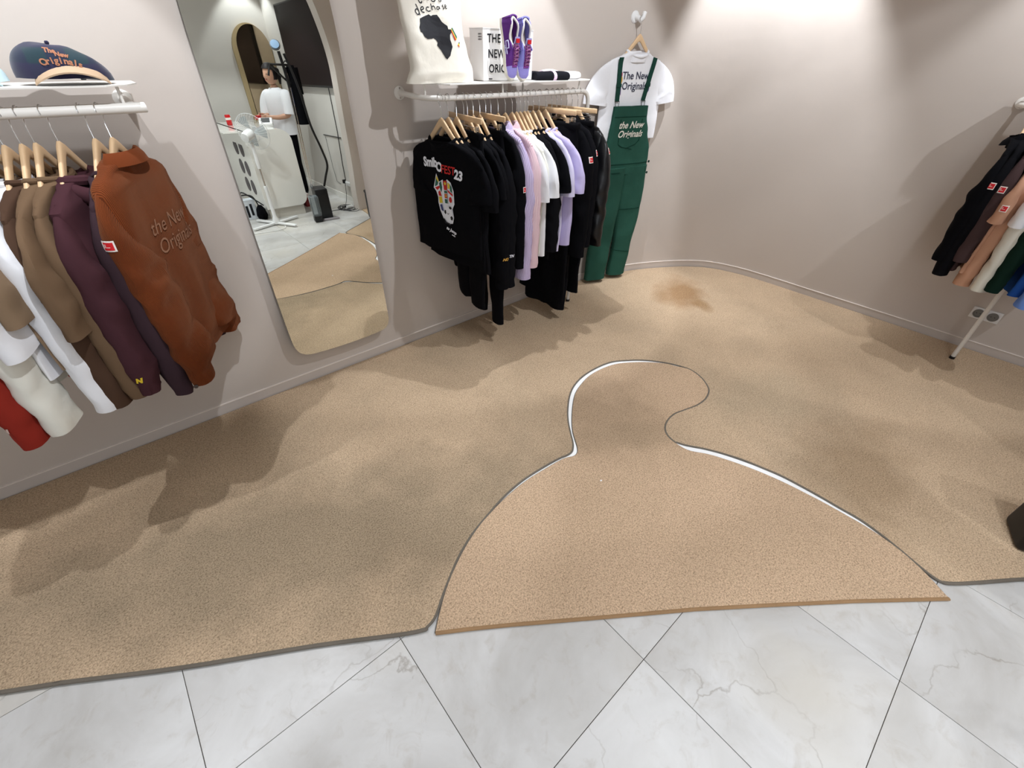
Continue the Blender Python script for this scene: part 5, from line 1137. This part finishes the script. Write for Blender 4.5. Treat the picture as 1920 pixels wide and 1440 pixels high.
# ------------------------------------------------------------------ person seen in the mirror
def person():
    px_, py_ = 2.19, -5.22
    g = thing('person', 'person with dark hair in white t-shirt and black trousers, seen in the mirror', 'person', (px_, py_, 0), rad(155))
    SK = mat('skin', srgb(206, 160, 134), .55); HAIR = mat('hair_dark', srgb(28, 22, 22), .6)
    # body grown over a joint skeleton: local +X is forward
    V = [((0, 0, .90), .125, .11), ((0, 0, 1.02), .115, .10), ((.01, 0, 1.18), .13, .10), ((.0, 0, 1.31), .125, .09), ((-.005, 0, 1.37), .06, .055), ((.01, 0, 1.43), .047, .047),
         ((.0, .14, 1.32), .055, .055), ((.02, .19, 1.19), .045, .045), ((.05, .20, 1.07), .038, .038), ((.17, .13, 1.05), .031, .031), ((.27, .07, 1.06), .024, .022),
         ((.0, -.14, 1.32), .055, .055), ((.02, -.19, 1.19), .045, .045), ((.05, -.20, 1.07), .038, .038), ((.17, -.13, 1.05), .031, .031), ((.27, -.07, 1.06), .024, .022),
         ((0, .085, .82), .085, .085), ((.01, .09, .66), .072, .072), ((.015, .09, .46), .055, .055), ((.0, .09, .30), .05, .05), ((-.01, .09, .09), .036, .036), ((.03, .10, .035), .034, .028), ((.14, .11, .03), .03, .022),
         ((0, -.085, .82), .085, .085), ((.01, -.09, .66), .072, .072), ((.015, -.09, .46), .055, .055), ((.0, -.09, .30), .05, .05), ((-.01, -.09, .09), .036, .036), ((.03, -.10, .035), .034, .028), ((.14, -.11, .03), .03, .022)]
    E = [(0, 1), (1, 2), (2, 3), (3, 4), (4, 5), (3, 6), (6, 7), (7, 8), (8, 9), (9, 10), (3, 11), (11, 12), (12, 13), (13, 14), (14, 15), (0, 16), (16, 17), (17, 18), (18, 19), (19, 20), (20, 21), (21, 22), (0, 23), (23, 24), (24, 25), (25, 26), (26, 27), (27, 28), (28, 29)]
    # hand, fingers
    for s, wr in ((1, 10), (-1, 15)):
        pi = len(V); V.append(((.315, s*.05, 1.065), .026, .016)); E.append((wr, pi))
    def skinned(name, V, E, mats, lv=2, fm=None):
        me = bpy.data.meshes.new(name); me.from_pydata([v[0] for v in V], E, []); o = bpy.data.objects.new(name, me); COL.objects.link(o)
        o.modifiers.new('s', 'SKIN'); sk_ = me.skin_vertices[0].data
        for i, v in enumerate(V): sk_[i].radius = (v[1], v[2]); sk_[i].use_root = (i == 0)
        m2 = o.modifiers.new('u', 'SUBSURF'); m2.levels = lv
        dg_ = bpy.context.evaluated_depsgraph_get(); me2 = bpy.data.meshes.new_from_object(o.evaluated_get(dg_)); bpy.data.objects.remove(o)
        me2.polygons.foreach_set('use_smooth', [True]*len(me2.polygons))
        me2.materials.clear()
        for m_ in mats: me2.materials.append(m_)
        if fm:
            for p in me2.polygons: p.material_index = fm(p.center)
        o2 = bpy.data.objects.new(name, me2); COL.objects.link(o2); o2.parent = g; return o2
    FV = []
    body = skinned('body', V, E, [SK, F_BLK, BLACK, F_WHT], 2, lambda c: 2 if c.z < .07 else (1 if c.z < .92 and abs(c.y) < .2 and c.x < .2 else (3 if c.z < 1.37 and c.x < .06 and (c.z > 1.10 or abs(c.y) < .15) else 0)))
    # t-shirt over torso and upper arms
    sr = []
    for z, rx, ry in ((.83, .135, .185), (.90, .135, .182), (1.0, .13, .178), (1.12, .13, .18), (1.24, .128, .19), (1.31, .115, .185), (1.345, .095, .14), (1.372, .07, .085), (1.385, .06, .068)):
        sr.append([Vector((rx*se(math.cos(a), .9)+.004*math.sin(a*5+z*20), ry*se(math.sin(a), .85), z)) for a in (2*PI*k/32 for k in range(32))])
    sh_ = MB().loft(sr)
    for s in (-1, 1): sh_.tube(catmull([(0, s*.12, 1.30), (0, s*.175, 1.285), (.015, s*.215, 1.21), (.03, s*.23, 1.12), (.035, s*.232, 1.08)], 3), [.06, .07, .076, .078, .08, .082, .084, .085, .086, .086, .088, .088, .088], 16)
    sh_.build('t_shirt', F_WHT, g, local=True)
    # head
    hr = []
    for k in range(15):
        a = PI*k/14; z = 1.535+.115*math.cos(a); r_ = math.sin(a)**.8
        ring = []
        for j in range(24):
            b = 2*PI*j/24; cx, cy = math.cos(b), math.sin(b); rx = .093 if cx < 0 else .088; ry = .073*(1-.22*max(0, (1.5-z)/.1)); x = rx*r_*cx; y = ry*r_*cy
            if cx > .93 and 1.49 < z < 1.55: x += .016*(1-abs(z-1.515)/.035)
            if cx > .8 and z < 1.47: x += .008
            ring.append(Vector((x+.018, y, z)))
        hr.append(ring)
    MB().loft(hr).build('head', SK, g, local=True); HD = bpy.data.objects[[c.name for c in g.children if c.name.startswith('head')][0]]
    for s in (-1, 1):
        MB().sphere((.099, s*.029, 1.537), .0095, 10, sc=(.6, 1.2, .6)).build('eye', mat('eye_dark', srgb(40, 30, 28), .3), HD, local=True)
        MB().sphere((.012, s*.073, 1.525), .02, 10, sc=(.7, .35, 1.2)).build('ear', SK, HD, local=True)
    MB().sphere((.103, 0, 1.475), .016, 10, sc=(.5, 1.2, .35)).build('mouth', mat('lips', srgb(170, 90, 86), .5), HD, local=True)
    hrh = []
    for k in range(11):
        a = rad(125)*k/10; z = 1.543+.122*math.cos(a); r_ = math.sin(a)**.8
        hrh.append([Vector((min(.018+(.102)*r_*math.cos(b), .018+(.101*r_ if z > 1.585 else .01)), .083*r_*math.sin(b), z)) for b in (2*PI*j/24 for j in range(24))])
    MB().loft(hrh).build('hair', HAIR, g, local=True)
    MB().tube([(-.07, 0, 1.60), (-.11, 0, 1.58), (-.125, 0, 1.50), (-.115, 0, 1.42)], [.02, .03, .026, .012], 12).build('ponytail', HAIR, g, local=True)
    # hands with five fingers each, curled round the box edge
    for s in (-1, 1):
        for q in range(4):
            L = (.052, .060, .057, .045)[q]; z0 = 1.084-.013*q; a = Vector((.325, s*.055, z0))
            MB().tube([a-Vector((.015, 0, 0)), a+Vector((L*.4, -s*.006, 0)), a+Vector((L*.75, -s*.018, -.002)), a+Vector((L*.9, -s*.032, -.004))], [.0085, .008, .0075, .006], 8).build('finger', SK, g, local=True)
        MB().tube([(.305, s*.045, 1.085), (.325, s*.03, 1.105), (.345, s*.022, 1.108)], [.010, .009, .007], 8).build('thumb', SK, g, local=True)
    bt_ = g.matrix_basis
    rb = Vector((px_, py_, 0)) + Matrix.Rotation(rad(155), 3, 'Z') @ Vector((.355, 0, 1.06))
    t = thing('red_box', 'flat red box held in the hands of the person in white', 'box', tuple(rb), rad(155))
    MB().box((0, 0, 0), (.13, .075, .04), bev=.004).build('box_tray', mat('box_red', srgb(190, 30, 40), .5), t, local=True)
    MB().box((0, 0, .022), (.135, .08, .006)).build('box_lid', mat('box_red', srgb(190, 30, 40), .5), t, local=True, smooth=False)
person()
tag(MB().box((1.2642, -1.6921, CT+.0015), (.010, .007, .002), bev=.0006).build('paper_fleck', WHITE_PL), 'tiny white fleck of paper lying on the hanger-shaped carpet piece', 'litter')
